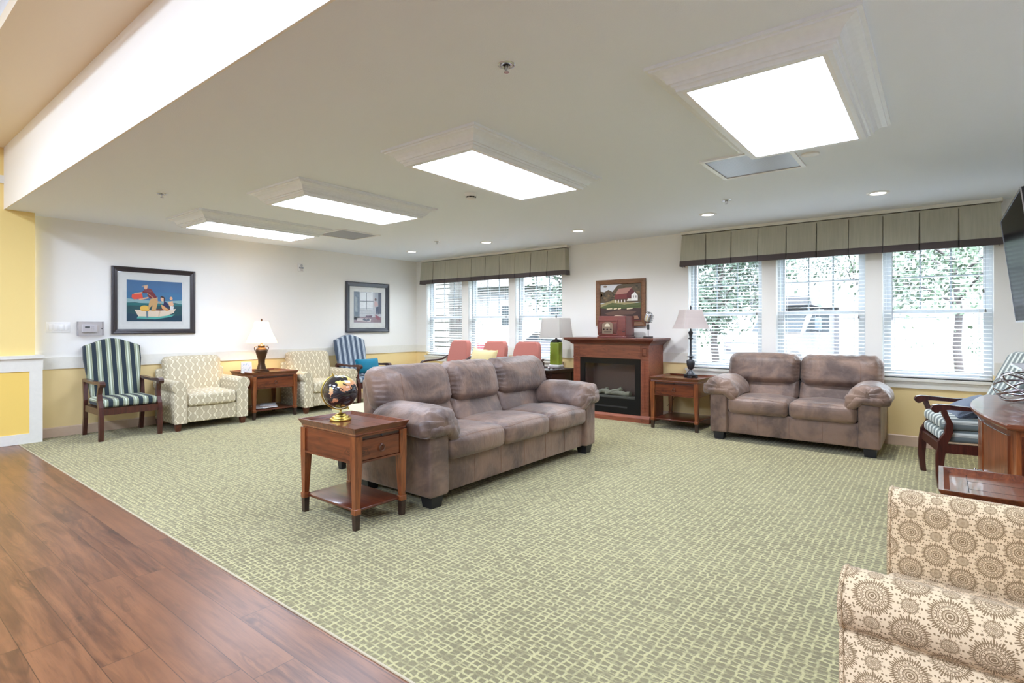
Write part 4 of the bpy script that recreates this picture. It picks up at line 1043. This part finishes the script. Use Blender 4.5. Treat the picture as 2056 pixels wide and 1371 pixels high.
# ------------------------------------------------------------------ striped armchairs
def make_striped(fab, label, layers=1, camel=True, W=.60, lean=.22, bo=0.0):
    """front local -Y; mahogany frame"""
    t0 = thing('armchair', label, 'armchair'); wd = M['mahogany']; hw = W / 2; yf, yb = -.27, .27
    for s in (-1, 1):
        g = G(); x = s * (hw - .022)
        # front leg sweeping up into the arm support
        path = [(yf + .00, 0), (yf - .012, .12), (yf - .004, .26), (yf + .012, .36), (yf + .045, .43), (yf + .050, .50), (yf + .025, .565), (yf + .015, .60)]
        wdt = [.020, .022, .026, .030, .024, .020, .018, .018]
        rings = [[(x - .021, y - w_, z), (x + .021, y - w_, z), (x + .021, y + w_, z), (x - .021, y + w_, z)] for (y, z), w_ in zip(path, wdt)]
        g.loft(rings, sm=False); g.obj('front_leg', wd, t0)
        g = G(); rings = [[(x - .020, y - .022, z), (x + .020, y - .022, z), (x + .020, y + .022, z), (x - .020, y + .022, z)] for y, z in ((yb + .05, 0), (yb + .01, .20), (yb, .40), (yb + .03, .62))]
        g.loft(rings, sm=False); g.obj('back_leg', wd, t0)
        g = G()
        p = [(yf - .055, .590), (yf - .062, .610), (yf - .050, .632), (yf - .020, .642), (yf + .04, .640), (yf + .20, .628), (yb + .02, .640), (yb + .03, .612), (yf + .20, .600), (yf + .05, .604), (yf + .0, .598), (yf - .02, .580), (yf - .040, .576)]
        g.prism([(a_, b_) for a_, b_ in p], 0, x - .026, x + .026); g.obj('armrest', wd, t0)
    g = G(); g.box(-hw + .04, hw - .04, yf - .015, yf + .015, .275, .345); g.box(-hw + .04, hw - .04, yb - .015, yb + .015, .275, .345)
    for s in (-1, 1): g.box(s * (hw - .022) - .014, s * (hw - .022) + .014, yf, yb, .275, .345)
    g.obj('seat_rail', wd, t0)
    for k in range(layers):
        def seat(q, p): return (p[0], p[1], p[2] + .015 * (1 - q[0] ** 2) * (1 - q[1] ** 2) * (q[2] > 0))
        G().rb((0, -.02, .395 + .095 * k - .0 * layers), (W - .075, .50, .085), .03, 3, 6, fn=seat).obj('seat_cushion', fab, t0)
    # back: camel-top slab leaning back
    outline = []; bw = hw - .035
    outline += [(-bw + .03, .42), (bw - .03, .42), (bw - .01, .62), (bw + .015, .85), (bw + .012, 1.00), (bw - .01, 1.015)]
    for k in range(1, 12):
        u = k / 12; x = (bw - .01) * (1 - 2 * u); outline.append((x, 1.015 + .075 * math.sin(PI * u) ** 1.3 if camel else 1.03))
    outline += [(-bw + .01, 1.015), (-bw - .012, 1.00), (-bw - .015, .85), (-bw + .01, .62)]
    g = G(); rings = []
    for off, ins in ((-.055, .022), (-.05, .008), (-.035, 0), (.02, 0), (.032, .010)):
        cxx, czz = 0, .72
        rings.append([(x * (1 - ins / .28), yb - .01 + bo + off + (z - .42) * lean, czz + (z - czz) * (1 - ins / .32)) for x, z in outline])
    g.loft(rings)
    # planar UVs across the back
    g.uv = [[(g.v[i][0], g.v[i][2]) for i in f] for f in g.f]
    g.obj('backrest', fab, t0)
    return t0
st1 = make_striped(M['stripe'], 'green and navy striped wooden armchair at the left end of the wall'); st1.location = (-7.02 - .29, 2.12, 0); st1.rotation_euler = (0, 0, PI / 2)
st2 = make_striped(M['stripe_blue'], 'grey-blue striped wooden armchair holding the teal pillow'); st2.location = (-7.25, 5.36, 0); st2.rotation_euler = (0, 0, PI / 2)
st3 = make_striped(M['stripe_pale'], 'pale striped wooden armchair with a doubled seat cushion beside the loveseat', 2, False, .64, .42, -.17); st3.location = (.215, 5.60, 0); st3.rotation_euler = (0, 0, -PI / 2 + .2)

def pillow(name, label, W, Hh, Tk, mat, loc, rot, fringe=None):
    def f(q, p):
        e = (1 - abs(q[0]) ** 3) * (1 - abs(q[2]) ** 3)
        cx = 1 - .10 * (1 - abs(q[0])) * abs(q[2]) ** 3; 
        return (p[0] * (1 - .06 * (1 - q[2] ** 2)), p[1] * (.18 + .82 * math.sqrt(max(e, 0))), p[2] * (1 - .08 * (1 - q[0] ** 2)))
    g = G(); g.rb((0, 0, 0), (W, Tk, Hh), .03, 3, 12, fn=f)
    o = g.obj(name, mat, loc=loc, rot=rot); tag(o, label, 'pillow')
    if fringe:
        g = G(); pts = []
        for (x0, z0, x1, z1) in ((-1, -1, 1, -1), (1, -1, 1, 1), (1, 1, -1, 1), (-1, 1, -1, -1)):
            for k in range(12):
                u = k / 12; x = x0 + (x1 - x0) * u; z = z0 + (z1 - z0) * u
                pts.append((x * W / 2 * (1 - .06 * (1 - z * z)) + .004 * math.sin(k * 2.5), 0, z * Hh / 2 * (1 - .08 * (1 - x * x)) + .004 * math.cos(k * 2.2)))
        g.tube(pts, .006, 6, closed=True); g.obj('ruffled_trim', mat, o)
    return o
pillow('throw_pillow', 'teal lumbar pillow on the grey-blue striped armchair', .44, .24, .13, M['teal'], (-7.14, 5.36, .60), (math.radians(-14), 0, PI / 2))
pillow('throw_pillow', 'fuzzy grey-blue pillow on the pale striped armchair', .44, .30, .12, M['fur'], (.20, 5.56, .60), (math.radians(-64), 0, -PI / 2 + .2))

# ------------------------------------------------------------------ coral chairs
def make_coral(label):
    t0 = thing('armchair', label, 'armchair'); wd = M['espresso']
    out = [(-.235, .40), (.235, .40), (.238, .55), (.235, .70), (.215, .92), (.19, 1.0), (.15, 1.03), (-.15, 1.03), (-.19, 1.0), (-.215, .92), (-.235, .70), (-.238, .55)]
    g = G(); rings = []
    for off, ins in ((-.05, .03), (-.045, .01), (-.03, 0), (.03, 0), (.04, .02)):
        rings.append([(x * (1 - ins), .20 + off + (z - .42) * .2 - .02 * (abs(x) / .24) ** 2, .72 + (z - .72) * (1 - ins)) for x, z in out])
    g.loft(rings); g.obj('backrest', M['coral'], t0)
    def seat(q, p): return (p[0], p[1], p[2] + .02 * (1 - q[0] ** 2) * (1 - q[1] ** 2) * (q[2] > 0))
    G().rb((0, -.04, .40), (.50, .50, .10), .035, 3, 5, fn=seat).obj('seat', M['coral'], t0)
    for s in (-1, 1):
        x = s * .285
        g = G(); g.tube([(x, .25, .79), (x, .16, .745), (x, .05, .728), (x, -.15, .725), (x, -.26, .715), (x, -.295, .68), (x, -.30, .62)], [.018, .019, .020, .021, .021, .019, .016], 8, flatten=(1.2, .75)); g.obj('armrest', wd, t0)
        for y0, z1 in ((-.28, .70), (.25, .76)): G().tube([(x, y0 * 1.05, 0), (x, y0, .3), (x, y0, z1)], [.014, .019, .018], 8).obj('leg', wd, t0)
    g = G(); g.box(-.27, .27, -.27, -.24, .30, .35); g.box(-.27, .27, .22, .25, .30, .35)
    for s in (-1, 1): g.box(s * .27 - .012, s * .27 + .012, -.25, .24, .30, .35)
    g.obj('seat_rail', wd, t0); return t0
k1 = make_coral('coral upholstered armchair nearest the corner, first of three at the far windows'); k1.scale = (.95, .95, .985); k1.location = (-5.78, 5.77, 0); k1.rotation_euler = (0, 0, -.10)
copy_tree(k1, (-5.07, 5.79, 0), 0.0, 'coral upholstered armchair with the cream ruffled pillow, middle of the three', 'coral armchairs by the far windows'); k1['group'] = 'coral armchairs by the far windows'
copy_tree(k1, (-4.46, 5.77, 0), .06, 'coral upholstered armchair nearest the green glass lamp', 'coral armchairs by the far windows')
pillow('throw_pillow', 'cream ruffled pillow on the middle coral armchair', .44, .40, .15, M['cream_pillow'], (-4.98, 5.66, .72), (math.radians(-16), math.radians(4), 0), True)

# ------------------------------------------------------------------ fireplace
FXc = -3.44; fy = 6.45; t0 = thing('electric_fireplace', 'free-standing electric fireplace with reddish wood mantel between the window groups', 'fireplace', (FXc, fy, 0)); hw = .555; dp = WY - .012 - fy
g = G(); g.box(-hw, -hw + .11, .012, .03, .09, .985); g.box(hw - .11, hw, .012, .03, .09, .985); g.box(-hw + .11, hw - .11, .006, .03, .81, .985)
g.obj('face_frame', M['mantel'], t0)
g = G()
for s in (-1, 1): g.box(s * (hw - .009) - .009, s * (hw - .009) + .009, .03, dp, .0, .985)
g.box(-hw + .018, hw - .018, dp - .012, dp, .0, .985); g.obj('side_panels', M['mantel'], t0)
g = G(); g.prism([(-.020, 0), (-.020, .055), (-.008, .075), (.012, .09), (.03, .09), (.03, 0)], 0, -hw - .02, hw + .02); g.obj('plinth', M['mantel'], t0)
prof = [(0, .985), (.012, .985), (.014, .997), (.028, .999), (.034, 1.012), (.060, 1.030), (.070, 1.036), (.092, 1.046), (.100, 1.050), (.104, 1.074), (.10, 1.078), (0, 1.078)]
g = G(); g.loft([[(-hw - d, dp, z), (-hw - d, .01 - d, z), (hw + d, .01 - d, z), (hw + d, dp, z)] for d, z in prof], closed=True, sm=False); g.obj('mantel_shelf', M['mantel_dark'], t0)
for s in (-1, 1):
    g = G(); cx = s * (hw - .055)
    frame_profile(.075, .115, [(0, 0), (0, .008), (.006, .010), (.012, .003), (.012, 0)]).obj('corner_block', M['mantel'], t0, loc=(cx, .012, .90))
    g = G(); g.box(cx - .026, cx + .026, .002, .012, .865, .935) ; g.box(cx - .055, cx + .055, .004, .012, .808, .822)
    for q in (-.03, -.010, .010, .030): g.tube([(cx + q, .012, .14), (cx + q, .012, .78)], .006, 6)
    g.obj('fluted_pilaster', M['mantel'], t0)
g = G(); oz0, oz1 = .09, .81; ow = hw - .11
iz0, iz1, iw_ = .285, .735, ow - .075
g.box(-ow, ow, .004, .024, iz1, oz1); g.box(-ow, ow, .004, .024, oz0, iz0); g.box(-ow, -iw_, .004, .024, iz0, iz1); g.box(iw_, ow, .004, .024, iz0, iz1); g.obj('surround', M['black'], t0)
G().box(-iw_, iw_, .010, .013, iz0, iz1).obj('glass_front', M['fire_glass'], t0)
g = G(); g.box(-iw_ - .01, iw_ + .01, .24, .25, iz0 - .02, iz1 + .02); g.box(-iw_ - .01, -iw_, .025, .24, iz0 - .02, iz1 + .02); g.box(iw_, iw_ + .01, .025, .24, iz0 - .02, iz1 + .02); g.box(-iw_, iw_, .025, .24, iz1 + .01, iz1 + .02); g.obj('firebox', M['firebox'], t0)
def lump(q, p): return (p[0], p[1], p[2] + .008 * math.sin(q[0] * 17) * math.sin(q[1] * 9))
G().rb((0, .13, iz0 - .0), (2 * iw_ - .02, .20, .05), .015, 2, 14, fn=lump).obj('ember_bed', M['ember'], t0)
for i_, (p0, p1, r) in enumerate((((-.16, .10, .36), (.20, .12, .325), .030), ((-.24, .16, .335), (.02, .15, .345), .028), ((-.10, .08, .325), (.12, .14, .40), .024), ((.02, .15, .335), (.26, .10, .34), .030), ((-.22, .09, .325), (-.08, .14, .39), .022))):
    pts = [(p0[0] + (p1[0] - p0[0]) * u / 6, p0[1] + (p1[1] - p0[1]) * u / 6, p0[2] + (p1[2] - p0[2]) * u / 6 + .006 * math.sin(u * 2 + i_)) for u in range(7)]
    G().tube(pts, [r * (1 + .12 * math.sin(u * 2.1 + i_)) for u in range(7)], 9).obj('log', M['log'], t0)
G().box(-.26, .26, .002, .004, .165, .185).obj('air_vent', M['black_matte'], t0)

# radio and microphone on the mantel
t0 = thing('tabletop_radio', 'red wooden vintage-style radio on the mantel, in front of the barn painting', 'radio', (-3.42, 6.62, 1.078))
W_, H_, D_ = .40, .285, .26
g = G(); g.rb((0, 0, .010), (W_ + .03, D_ + .02, .02), .004); g.rb((0, 0, H_ / 2 + .012), (W_, D_, H_ - .015), .008, 2); g.obj('cabinet', M['radio_wood'], t0)
yf = -D_ / 2; g = G(); cx = -.06
frame_profile(.30, .205, [(0, 0), (0, .006), (.010, .008), (.018, 0)]).obj('front_moulding', M['radio_wood'], t0, loc=(cx + .0, yf, .135))
for s in (-1, 1): G().rb((cx + s * .108, yf - .002, .125), (.050, .008, .13), .004).obj('speaker_grille', colour(92, 52, 44), t0)
g = G(); g.prism([(cx - .078, .055), (cx + .078, .055), (cx + .078, .175)] + [(cx + .078 * math.cos(PI * k / 12), .175 + .035 * math.sin(PI * k / 12)) for k in range(1, 12)] + [(cx - .078, .175)], 1, yf - .010, yf); g.obj('faceplate', colour(126, 106, 88, .4), t0)
g = G(); g.prism([(cx + .040 * math.cos(PI * k / 12), .145 + .045 * math.sin(PI * k / 12)) for k in range(13)] , 1, yf - .013, yf - .010); g.obj('tuning_dial', colour(196, 184, 160), t0)
for q in (-.052, 0, .052): G().lathe([(.011, 0), (.010, .012), (.001, .014)], n=14).obj('knob', colour(50, 34, 30, .3), t0, loc=(cx + q, yf - .010, .112), rot=(PI / 2, 0, 0))
G().box(cx - .05, cx + .05, yf - .012, yf - .010, .070, .086).obj('cassette_slot', colour(84, 66, 54), t0)
G().box(.155, .19, yf - .002, yf, .075, .088).obj('badge', M['black_matte'], t0)
t0 = thing('microphone', 'chrome retro microphone on a small black stand at the right of the mantel', 'microphone', (-2.945, 6.58, 1.078))
g = G(); g.rb((0, 0, .012), (.10, .08, .024), .003); g.obj('base', colour(40, 26, 24, .3), t0)
G().tube([(0, 0, .02), (0, 0, .15)], .005, 10).obj('stem', M['black_matte'], t0)
G().tube([(0, 0, .11), (0, 0, .178)], .015, 14).obj('sleeve', M['black_matte'], t0)
g = G(); g.tube([(0, 0, .178), (.004, 0, .20)], .010, 10); Rm = Matrix.Rotation(math.radians(18), 3, 'Y')
g.rb((.0, 0, .265), (.095, .075, .150), .04, 4, 3, rot=Rm); g.obj('head', M['silver'], t0)
g = G()
for k in range(7):
    zz = -.042 + .014 * k; g.rb((.022 + zz * math.sin(math.radians(18)), 0, .255 + zz * math.cos(math.radians(18))), (.074, .064, .005), .002, rot=Rm)
g.obj('grille_bars', M['pewter'], t0)

# ------------------------------------------------------------------ television, sideboard, ornament
t0 = thing('wall_television', 'large black flat television tilted down on the right wall', 'television', (.40, 5.30, 2.10)); t0.rotation_euler = (0, math.radians(-6.5), 0)
Wt, Ht = 1.40, .84
G().box(0, .035, -Wt / 2, Wt / 2, -Ht, 0).obj('back_shell', M['black_matte'], t0)
G().box(-.003, 0, -Wt / 2 + .010, Wt / 2 - .010, -Ht + .014, -.010).obj('screen', M['screen'], t0)
g = G()
for (a0, a1, b0, b1) in ((-Wt / 2, Wt / 2, -.009, 0), (-Wt / 2, Wt / 2, -Ht, -Ht + .013), (-Wt / 2, -Wt / 2 + .009, -Ht + .013, -.009), (Wt / 2 - .009, Wt / 2, -Ht + .013, -.009)): g.box(-.006, .0, a0, a1, b0, b1)
g.obj('bezel', M['silver'], t0)
g = G(); g.box(.035, .36, -.05, .05, -.48, -.36); g.box(.035, .06, -.25, .25, -.55, -.28); g.obj('wall_bracket', M['black_matte'], t0)

# bow-front sideboard: local x along wall(-Y world?) built directly in world-aligned local frame
sx, sy = .72, 4.35
t0 = thing('bow_front_sideboard', 'glossy cherry bow-front sideboard at the right edge below the television', 'sideboard', (sx, sy, 0))
def bow(L, d_end, d_mid, n=24):
    """outline x<=0 (towards room) for y in [-L,L]"""
    return [(0, -L)] + [(-(d_end + (d_mid - d_end) * math.cos(PI / 2 * (-1 + 2 * k / n)) ** .9), -L + 2 * L * k / n) for k in range(n + 1)] + [(0, L)]
zt = .752
g = G(); o1 = bow(.75, .46, .57); 
rings = []
for dz, e in ((-.032, -.018), (-.026, -.004), (-.018, 0), (-.006, 0), (0, -.006)):
    rings.append([(x - e * (1 if x < -.01 else 0) * 1.0 if False else (x + (-e if x < -.01 else 0)), y + (-e if y < -.7 else (e if y > .7 else 0)), zt + dz) for x, y in o1])
g.loft(rings, sm=False); g.obj('top', M['cherry'], t0)
o2 = bow(.70, .42, .52)
g = G(); g.prism([(x, y) for x, y in o2], 2, .10, .50); g.prism([(x * .97, y * .98) for x, y in o2], 2, .02, .10)
o3 = [(x, y) for x, y in o2 if y < .05] ; o3 = [(0, -.70)] + [p for p in o2[1:-1] if p[1] < .28] + [(0, .28)]
g.prism(o3, 2, .50, zt - .032); o4 = [(0, .28), (-.20, .28), (-.20, .70), (0, .70)]; g.prism(o4, 2, .50, zt - .032)
o5 = [p for p in o2[1:-1] if p[1] > .26]; o5 = [(-.20, o5[0][1])] + o5 + [(-.20, .70)]; g.prism(o5, 2, zt - .075, zt - .032); g.obj('body', M['cherry_v'], t0)
g = G()
for q in (-.16, -.30, -.36): g.box(q - .0, q + .010, -.712, -.70, .12, zt - .04)
for k in range(4): g.box(-.40 + k * .1, -.394 + k * .1, -.704, -.70, .12, zt - .06)
g.obj('side_pilaster', M['cherry_dark'], t0)
for a_, b_ in ((1, 8), (9, 16), (17, 23)):
    seg = o2[a_ + 1:b_ + 2]; g = G(); g.prism([(x - .012, y) for x, y in seg] + [(x + .002, y) for x, y in reversed(seg)], 2, .14, .47 if a_ == 17 else zt - .07)
    dd = g.obj('door', M['cherry_v'], t0)
    p = seg[-1] if a_ != 9 else seg[0]
    for zz in (.43, .40) if a_ == 17 else (.40,):
        G().tube([(p[0] - .010, p[1] - .02, zz), (p[0] - .040, p[1] - .02, zz)], .004, 8).obj('pull', M['silver'], dd) 
    G().lathe([(.004, 0), (.011, .004), (.011, .008), (.002, .012)], n=14).obj('pull_knob', M['silver'], dd, loc=(p[0] - .038, p[1] - .02, .40), rot=(0, -PI / 2, 0))
    pts = [(x - .014, y, (.472 if a_ == 17 else zt - .068)) for x, y in seg]; G().tube(pts, .0025, 6).obj('door_edge_highlight', M['silver'], dd)  # silver line added as the highlight along the door's top edge
g = G(); sg = [p for p in o2[1:-1] if p[1] > .26]
for zz in (.52, .56): g.tube([(x - .004, y, zz) for x, y in sg], .004, 6)
for x, y in sg: g.tube([(x - .002, y, .52), (x + .12, y, .60)], .003, 5)
g.obj('wire_shelf', M['plastic'], t0)
t0 = thing('wire_ball_ornament', 'silver woven wire ball bowl ornament on the sideboard', 'ornament', (.40, 4.62, zt + .10)); random.seed(5)
g = G()
for k in range(6):
    a, b = k * 1.05, .35 + .28 * (k % 4); R3 = Matrix.Rotation(a, 3, 'Z') @ Matrix.Rotation(b, 3, 'X')
    pts = [tuple(R3 @ Vector((.13 * math.cos(u * 2 * PI / 28), .13 * math.sin(u * 2 * PI / 28), .03 * math.sin(k)))) for u in range(28)]
    pts = [(x, y, z * .8) for x, y, z in pts]
    g.tube(pts, .004, 6, closed=True, flatten=(.6, 1.8))
g.obj('wire_bands', M['silver'], t0)
t0 = thing('wall_shelf', 'small silver-edged shelf on the right wall above the wire ornament', 'shelf', (RX, 4.36, 1.0))
G().box(-.42, 0, -.30, .30, -.004, 0).obj('shelf_plate', colour(190, 190, 192), t0)
g = G(); g.box(-.425, 0, -.305, -.30, -.012, .002); g.box(-.425, 0, .30, .305, -.012, .002); g.box(-.425, -.42, -.30, .30, -.012, .002); g.obj('edge_trim', M['silver'], t0)

# cream upholstered ottoman behind the sofa
t0 = thing('ottoman', 'sage cream upholstered ottoman, its corner showing behind the globe table', 'ottoman', (-3.88, 2.98, 0), .0)
G().rb((0, 0, .30), (.50, .50, .42), .02, 2, 2).obj('body', M['sage'], t0)
g = G(); g.rb((0, 0, .515), (.51, .51, .05), .02, 2, 4); g.obj('cushion_top', M['sage'], t0)
for sx_ in (-1, 1):
    for sy_ in (-1, 1): G().sqlathe([(.022, 0), (.028, .09)]).obj('foot', M['black_foot'], t0, loc=(sx_ * .19, sy_ * .19, 0))

# ------------------------------------------------------------------ outdoors
GZ = -.33
o = G().box(-60, 60, WY + .25, 90, GZ - .2, GZ).obj('lawn', M['lawn']); o['kind'] = 'structure'
o = G().box(-60, 60, 13.5, 25, GZ, GZ + .01).obj('driveway', M['asphalt']); o['kind'] = 'structure'
o = G().box(-60, 60, 30, 37, GZ, GZ + .01).obj('road', M['asphalt']); o['kind'] = 'structure'
# stacked stone pier outside the first window
t0 = thing('stone_pier', 'stacked pale stone pier outside the leftmost window', 'pier', (-10.6, 9.3, GZ)); random.seed(2)
G().box(-2.0, 1.30, .03, .9, 0, 4.5).obj('core', M['mortar'], t0)
g = G(); z = 0
while z < 4.4:
    hh = random.uniform(.09, .20); x = -2.0
    while x < 1.30:
        L = random.uniform(.18, .55); x1 = min(x + L, 1.32); g.rb(((x + x1) / 2, .0 + random.uniform(-.02, .02), z + hh / 2), (x1 - x - .014, .14, hh - .014), .012); x += L
    z += hh
g.obj('stone_course', M['stone'], t0)
def tree(loc, h, cr, n, leafmat, label, seed, lean=0.0, tr=.10, low=.35):
    random.seed(seed); t0 = thing('tree', label, 'tree', loc)
    g = G(); pts = [(lean * (u / 6) ** 1.2 + .05 * math.sin(u * 1.7 + seed), .05 * math.cos(u * 1.3), h * .72 * u / 6) for u in range(7)]; g.tube(pts, [tr * (1 - .7 * u / 6) for u in range(7)], 8)
    for k in range(9):
        zb = h * random.uniform(low, .65); a = random.uniform(0, 2 * PI); r = cr * random.uniform(.4, .8); g.tube([(lean * zb / h, 0, zb), (lean * zb / h + r * .5 * math.cos(a), r * .5 * math.sin(a), zb + r * .35), (lean * zb / h + r * math.cos(a), r * math.sin(a), zb + r * .5)], [tr * .35, tr * .22, tr * .1], 6)
    g.obj('trunk', M['bark'], t0)
    g = G(); vs = []; fs = []; cl = [(random.uniform(-1, 1), random.uniform(-1, 1), random.uniform(-1, 1)) for _ in range(26)]
    for k in range(n):
        c = random.choice(cl); p = Vector((c[0] * cr * .75 + lean * .6, c[1] * cr * .75, h * (low + 1) / 2 + c[2] * h * (1 - low) / 2 * .85)) + Vector((random.gauss(0, cr * .20), random.gauss(0, cr * .20), random.gauss(0, cr * .16)))
        a = Vector((random.gauss(0, 1), random.gauss(0, 1), random.gauss(0, 1))).normalized(); b = a.orthogonal().normalized(); s_ = random.uniform(.035, .085) * (cr / 2) ** .6
        i_ = len(vs); vs += [tuple(p - a * s_), tuple(p + b * s_ * .5), tuple(p + a * s_), tuple(p - b * s_ * .5)]; fs.append((i_, i_ + 1, i_ + 2, i_ + 3))
    g.add(vs, fs); o = g.obj('foliage', leafmat, t0); return t0
tree((-3.9, 12.2, GZ), 5.2, 1.8, 9000, M['leaf'], 'leafy tree with dark trunk outside the window behind the baluster lamp', 1, .15, .10, .30)
tree((.35, 12.4, GZ), 5.0, 1.7, 6000, M['leaf2'], 'slender leaning tree outside the rightmost window', 2, -.25, .08, .38)
tree((-9.6, 16.0, GZ), 7.0, 2.6, 7000, M['leaf'], 'broad tree outside the window behind the green glass lamp', 3, .2, .14, .30)
tree((-16.5, 42.0, GZ), 9.0, 3.6, 3000, M['leaf3'], 'large tree across the road left of the white truck', 4, 0, .2, .2)
tree((-5.5, 52.0, GZ), 9.5, 4.6, 3600, M['leaf3'], 'large tree across the road behind the white truck', 5, 0, .2, .15)
tree((4.6, 42.0, GZ), 9.0, 4.0, 3600, M['leaf3'], 'large tree across the road at the far right', 6, 0, .2, .12)
tree((-11.0, 11.6, GZ), 3.4, .7, 160, M['leaf2'], 'thin bare-branched sapling outside the second window', 7, .1, .035, .3)
def hedge(loc, w, d, h, n, label, seed, mt):
    random.seed(seed); g = G(); vs = []; fs = []
    for k in range(n):
        p = Vector((random.uniform(-w, w), random.uniform(-d, d), 0)); p.z = h * math.sqrt(max(0, 1 - (p.x / w) ** 4)) * random.uniform(.1, 1) * (.85 + .15 * math.sin(p.x * 3))
        a = Vector((random.gauss(0, 1), random.gauss(0, 1), random.gauss(0, 1))).normalized(); b = a.orthogonal().normalized(); s_ = random.uniform(.04, .09)
        i_ = len(vs); vs += [tuple(p - a * s_), tuple(p + b * s_ * .6), tuple(p + a * s_), tuple(p - b * s_ * .6)]; fs.append((i_, i_ + 1, i_ + 2, i_ + 3))
    g.add(vs, fs); return tag(g.obj('shrub', mt, loc=loc), label, 'shrub')
hedge((.3, 9.4, GZ), 1.7, .5, .55, 2600, 'low leafy shrub bed just outside the rightmost window', 11, M['leaf2'])
hedge((-3.2, 38.0, GZ), 6.0, .8, 1.3, 1800, 'dark hedge across the road seen in the rightmost window', 12, M['leaf3'])
hedge((-3.2, 9.2, GZ), 1.2, .35, .50, 1000, 'small shrub below the window with the white truck', 13, M['leaf3'])
# white truck: cab facing the house-left, box behind
t0 = thing('white_truck', 'large white box truck parked outside, seen through the middle right window', 'truck', (-4.15, 20.6, GZ), math.radians(66))
g = G(); 
cab = [(-1.9, .45), (-1.9, 1.05), (-1.55, 1.18), (-.62, 1.28), (-.10, 2.05), (.05, 2.15), (1.1, 2.15), (1.1, .45)]
g.prism([(x, z) for x, z in cab], 1, -1.0, 1.0); g.obj('cab', M['truck_white'], t0)
g = G(); g.prism([(.10, 2.18), (-.35, 2.25), (-.45, 2.55), (-.30, 3.05), (.0, 3.15), (5.2, 3.15), (5.2, .6), (1.12, .6), (1.12, 2.18)], 1, -1.15, 1.15); g.obj('cargo_box', M['truck_white'], t0)
g = G(); g.add([(-.60, -.92, 1.34), (-.60, .92, 1.34), (-.14, .84, 2.02), (-.14, -.84, 2.02)], [(0, 1, 2, 3)])
g.add([(p[0] - .012, p[1], p[2] + .008) for p in g.v], [(0, 1, 2, 3)]); g.obj('windshield', M['car_glass'], t0)
for s in (-1,):
    G().prism([(-.45, 1.38), (-.05, 1.98), (.05, 1.98), (.05, 1.38)], 1, -1.012, -1.001).obj('quarter_window', M['car_glass'], t0)
    G().prism([(.12, 1.38), (.12, 1.98), (.80, 1.98), (.80, 1.38)], 1, -1.012, -1.001).obj('side_window', M['car_glass'], t0)
g = G(); g.rb((-.25, -1.30, 1.62), (.10, .20, .44), .04, 2); g.obj('side_mirror', colour(70, 80, 88), t0)
g = G(); g.tube([(-.2, -1.0, 1.42), (-.25, -1.28, 1.40), (-.25, -1.28, 1.50)], .015, 6); g.obj('mirror_arm', M['black_matte'], t0)
g = G(); g.box(-1.93, -1.90, -.7, .7, .72, .98); g.obj('grille', colour(120, 126, 130), t0)
for s in (-1, 1): G().rb((-1.91, s * .82, .86), (.05, .22, .20), .02).obj('headlight', M['silver'], t0)
G().rb((-1.98, 0, .50), (.16, 2.0, .20), .04).obj('bumper', colour(180, 184, 186), t0)
for wx in (-1.0, 3.8):
    for s in (-1, 1): G().lathe([(.02, -.12), (.36, -.12), (.40, -.08), (.40, .08), (.36, .12), (.02, .12)], n=24).obj('wheel', M['tyre'], t0, loc=(wx, s * .92, .40), rot=(PI / 2, 0, 0))
g = G()
for k in range(9): g.box(1.6 + k * .10, 1.64 + k * .10, -1.158, -1.150, 2.45, 2.75)
g.obj('vent_louvres', colour(150, 156, 160), t0)
def car(loc, rz, paint, label, s=1.0):
    t0 = thing('car', label, 'car', loc, rz)
    g = G(); rings = []
    body = [(-2.1, .35), (-2.15, .62), (-1.9, .80), (-1.0, .92), (-.45, 1.35), (.0, 1.45), (.9, 1.43), (1.55, 1.0), (2.05, .92), (2.12, .45), (2.05, .32)]
    for y, k in ((-.82, .94), (-.76, 1), (.76, 1), (.82, .94)): rings.append([(x * s, y * s, (.35 + (z - .35) * k) * s) for x, z in body])
    g.loft(rings, sm=False); g.obj('body', paint, t0)
    G().prism([(-.92 * s, .95 * s), (-.42 * s, 1.32 * s), (.85 * s, 1.38 * s), (1.35 * s, 1.0 * s)], 1, -.835 * s, .835 * s).obj('windows', M['car_glass'], t0)
    for wx in (-1.3, 1.3):
        for q in (-1, 1): G().lathe([(.02, -.1), (.32, -.1), (.33, 0), (.32, .1), (.02, .1)], n=20).obj('wheel', M['tyre'], t0, loc=(wx * s, q * .76 * s, .33), rot=(PI / 2, 0, 0))
    for q in (-1, 1): G().rb((-2.08 * s, q * .6 * s, .68 * s), (.1, .3, .12), .03).obj('headlight', M['silver'], t0)
    return t0
car((-15.6, 15.6, GZ), .25, M['car_red'], 'red car parked outside behind the middle coral armchair')
car((-12.2, 18.2, GZ), .15, M['truck_white'], 'white car parked outside, partly hidden by the green glass lamp')
# house across the parking
t0 = thing('neighbouring_house', 'pale sided house far outside the left window group', 'house', (-27, 30, GZ), .4)
G().box(-8, 8, 0, 7, 0, 4.5).obj('walls', M['siding'], t0)
G().prism([(-.8, 4.4), (3.5, 7.0), (7.8, 4.4)], 0, -8.6, 8.6).obj('roof', M['roof'], t0)
for q in (-5, -1.5, 2.5, 6): G().box(q - .5, q + .5, -.03, 0, 1.6, 3.0).obj('window_pane', M['car_glass'], t0)
t0 = thing('wooden_fence', 'low pale wooden fence in the distance right of the white truck', 'fence', (-2.2, 27.5, GZ), .1)
g = G()
for k in range(34): g.box(-3 + k * .18, -3 + k * .18 + .15, 0, .03, .05, 1.7)
g.obj('fence_boards', M['fence_wood'], t0)
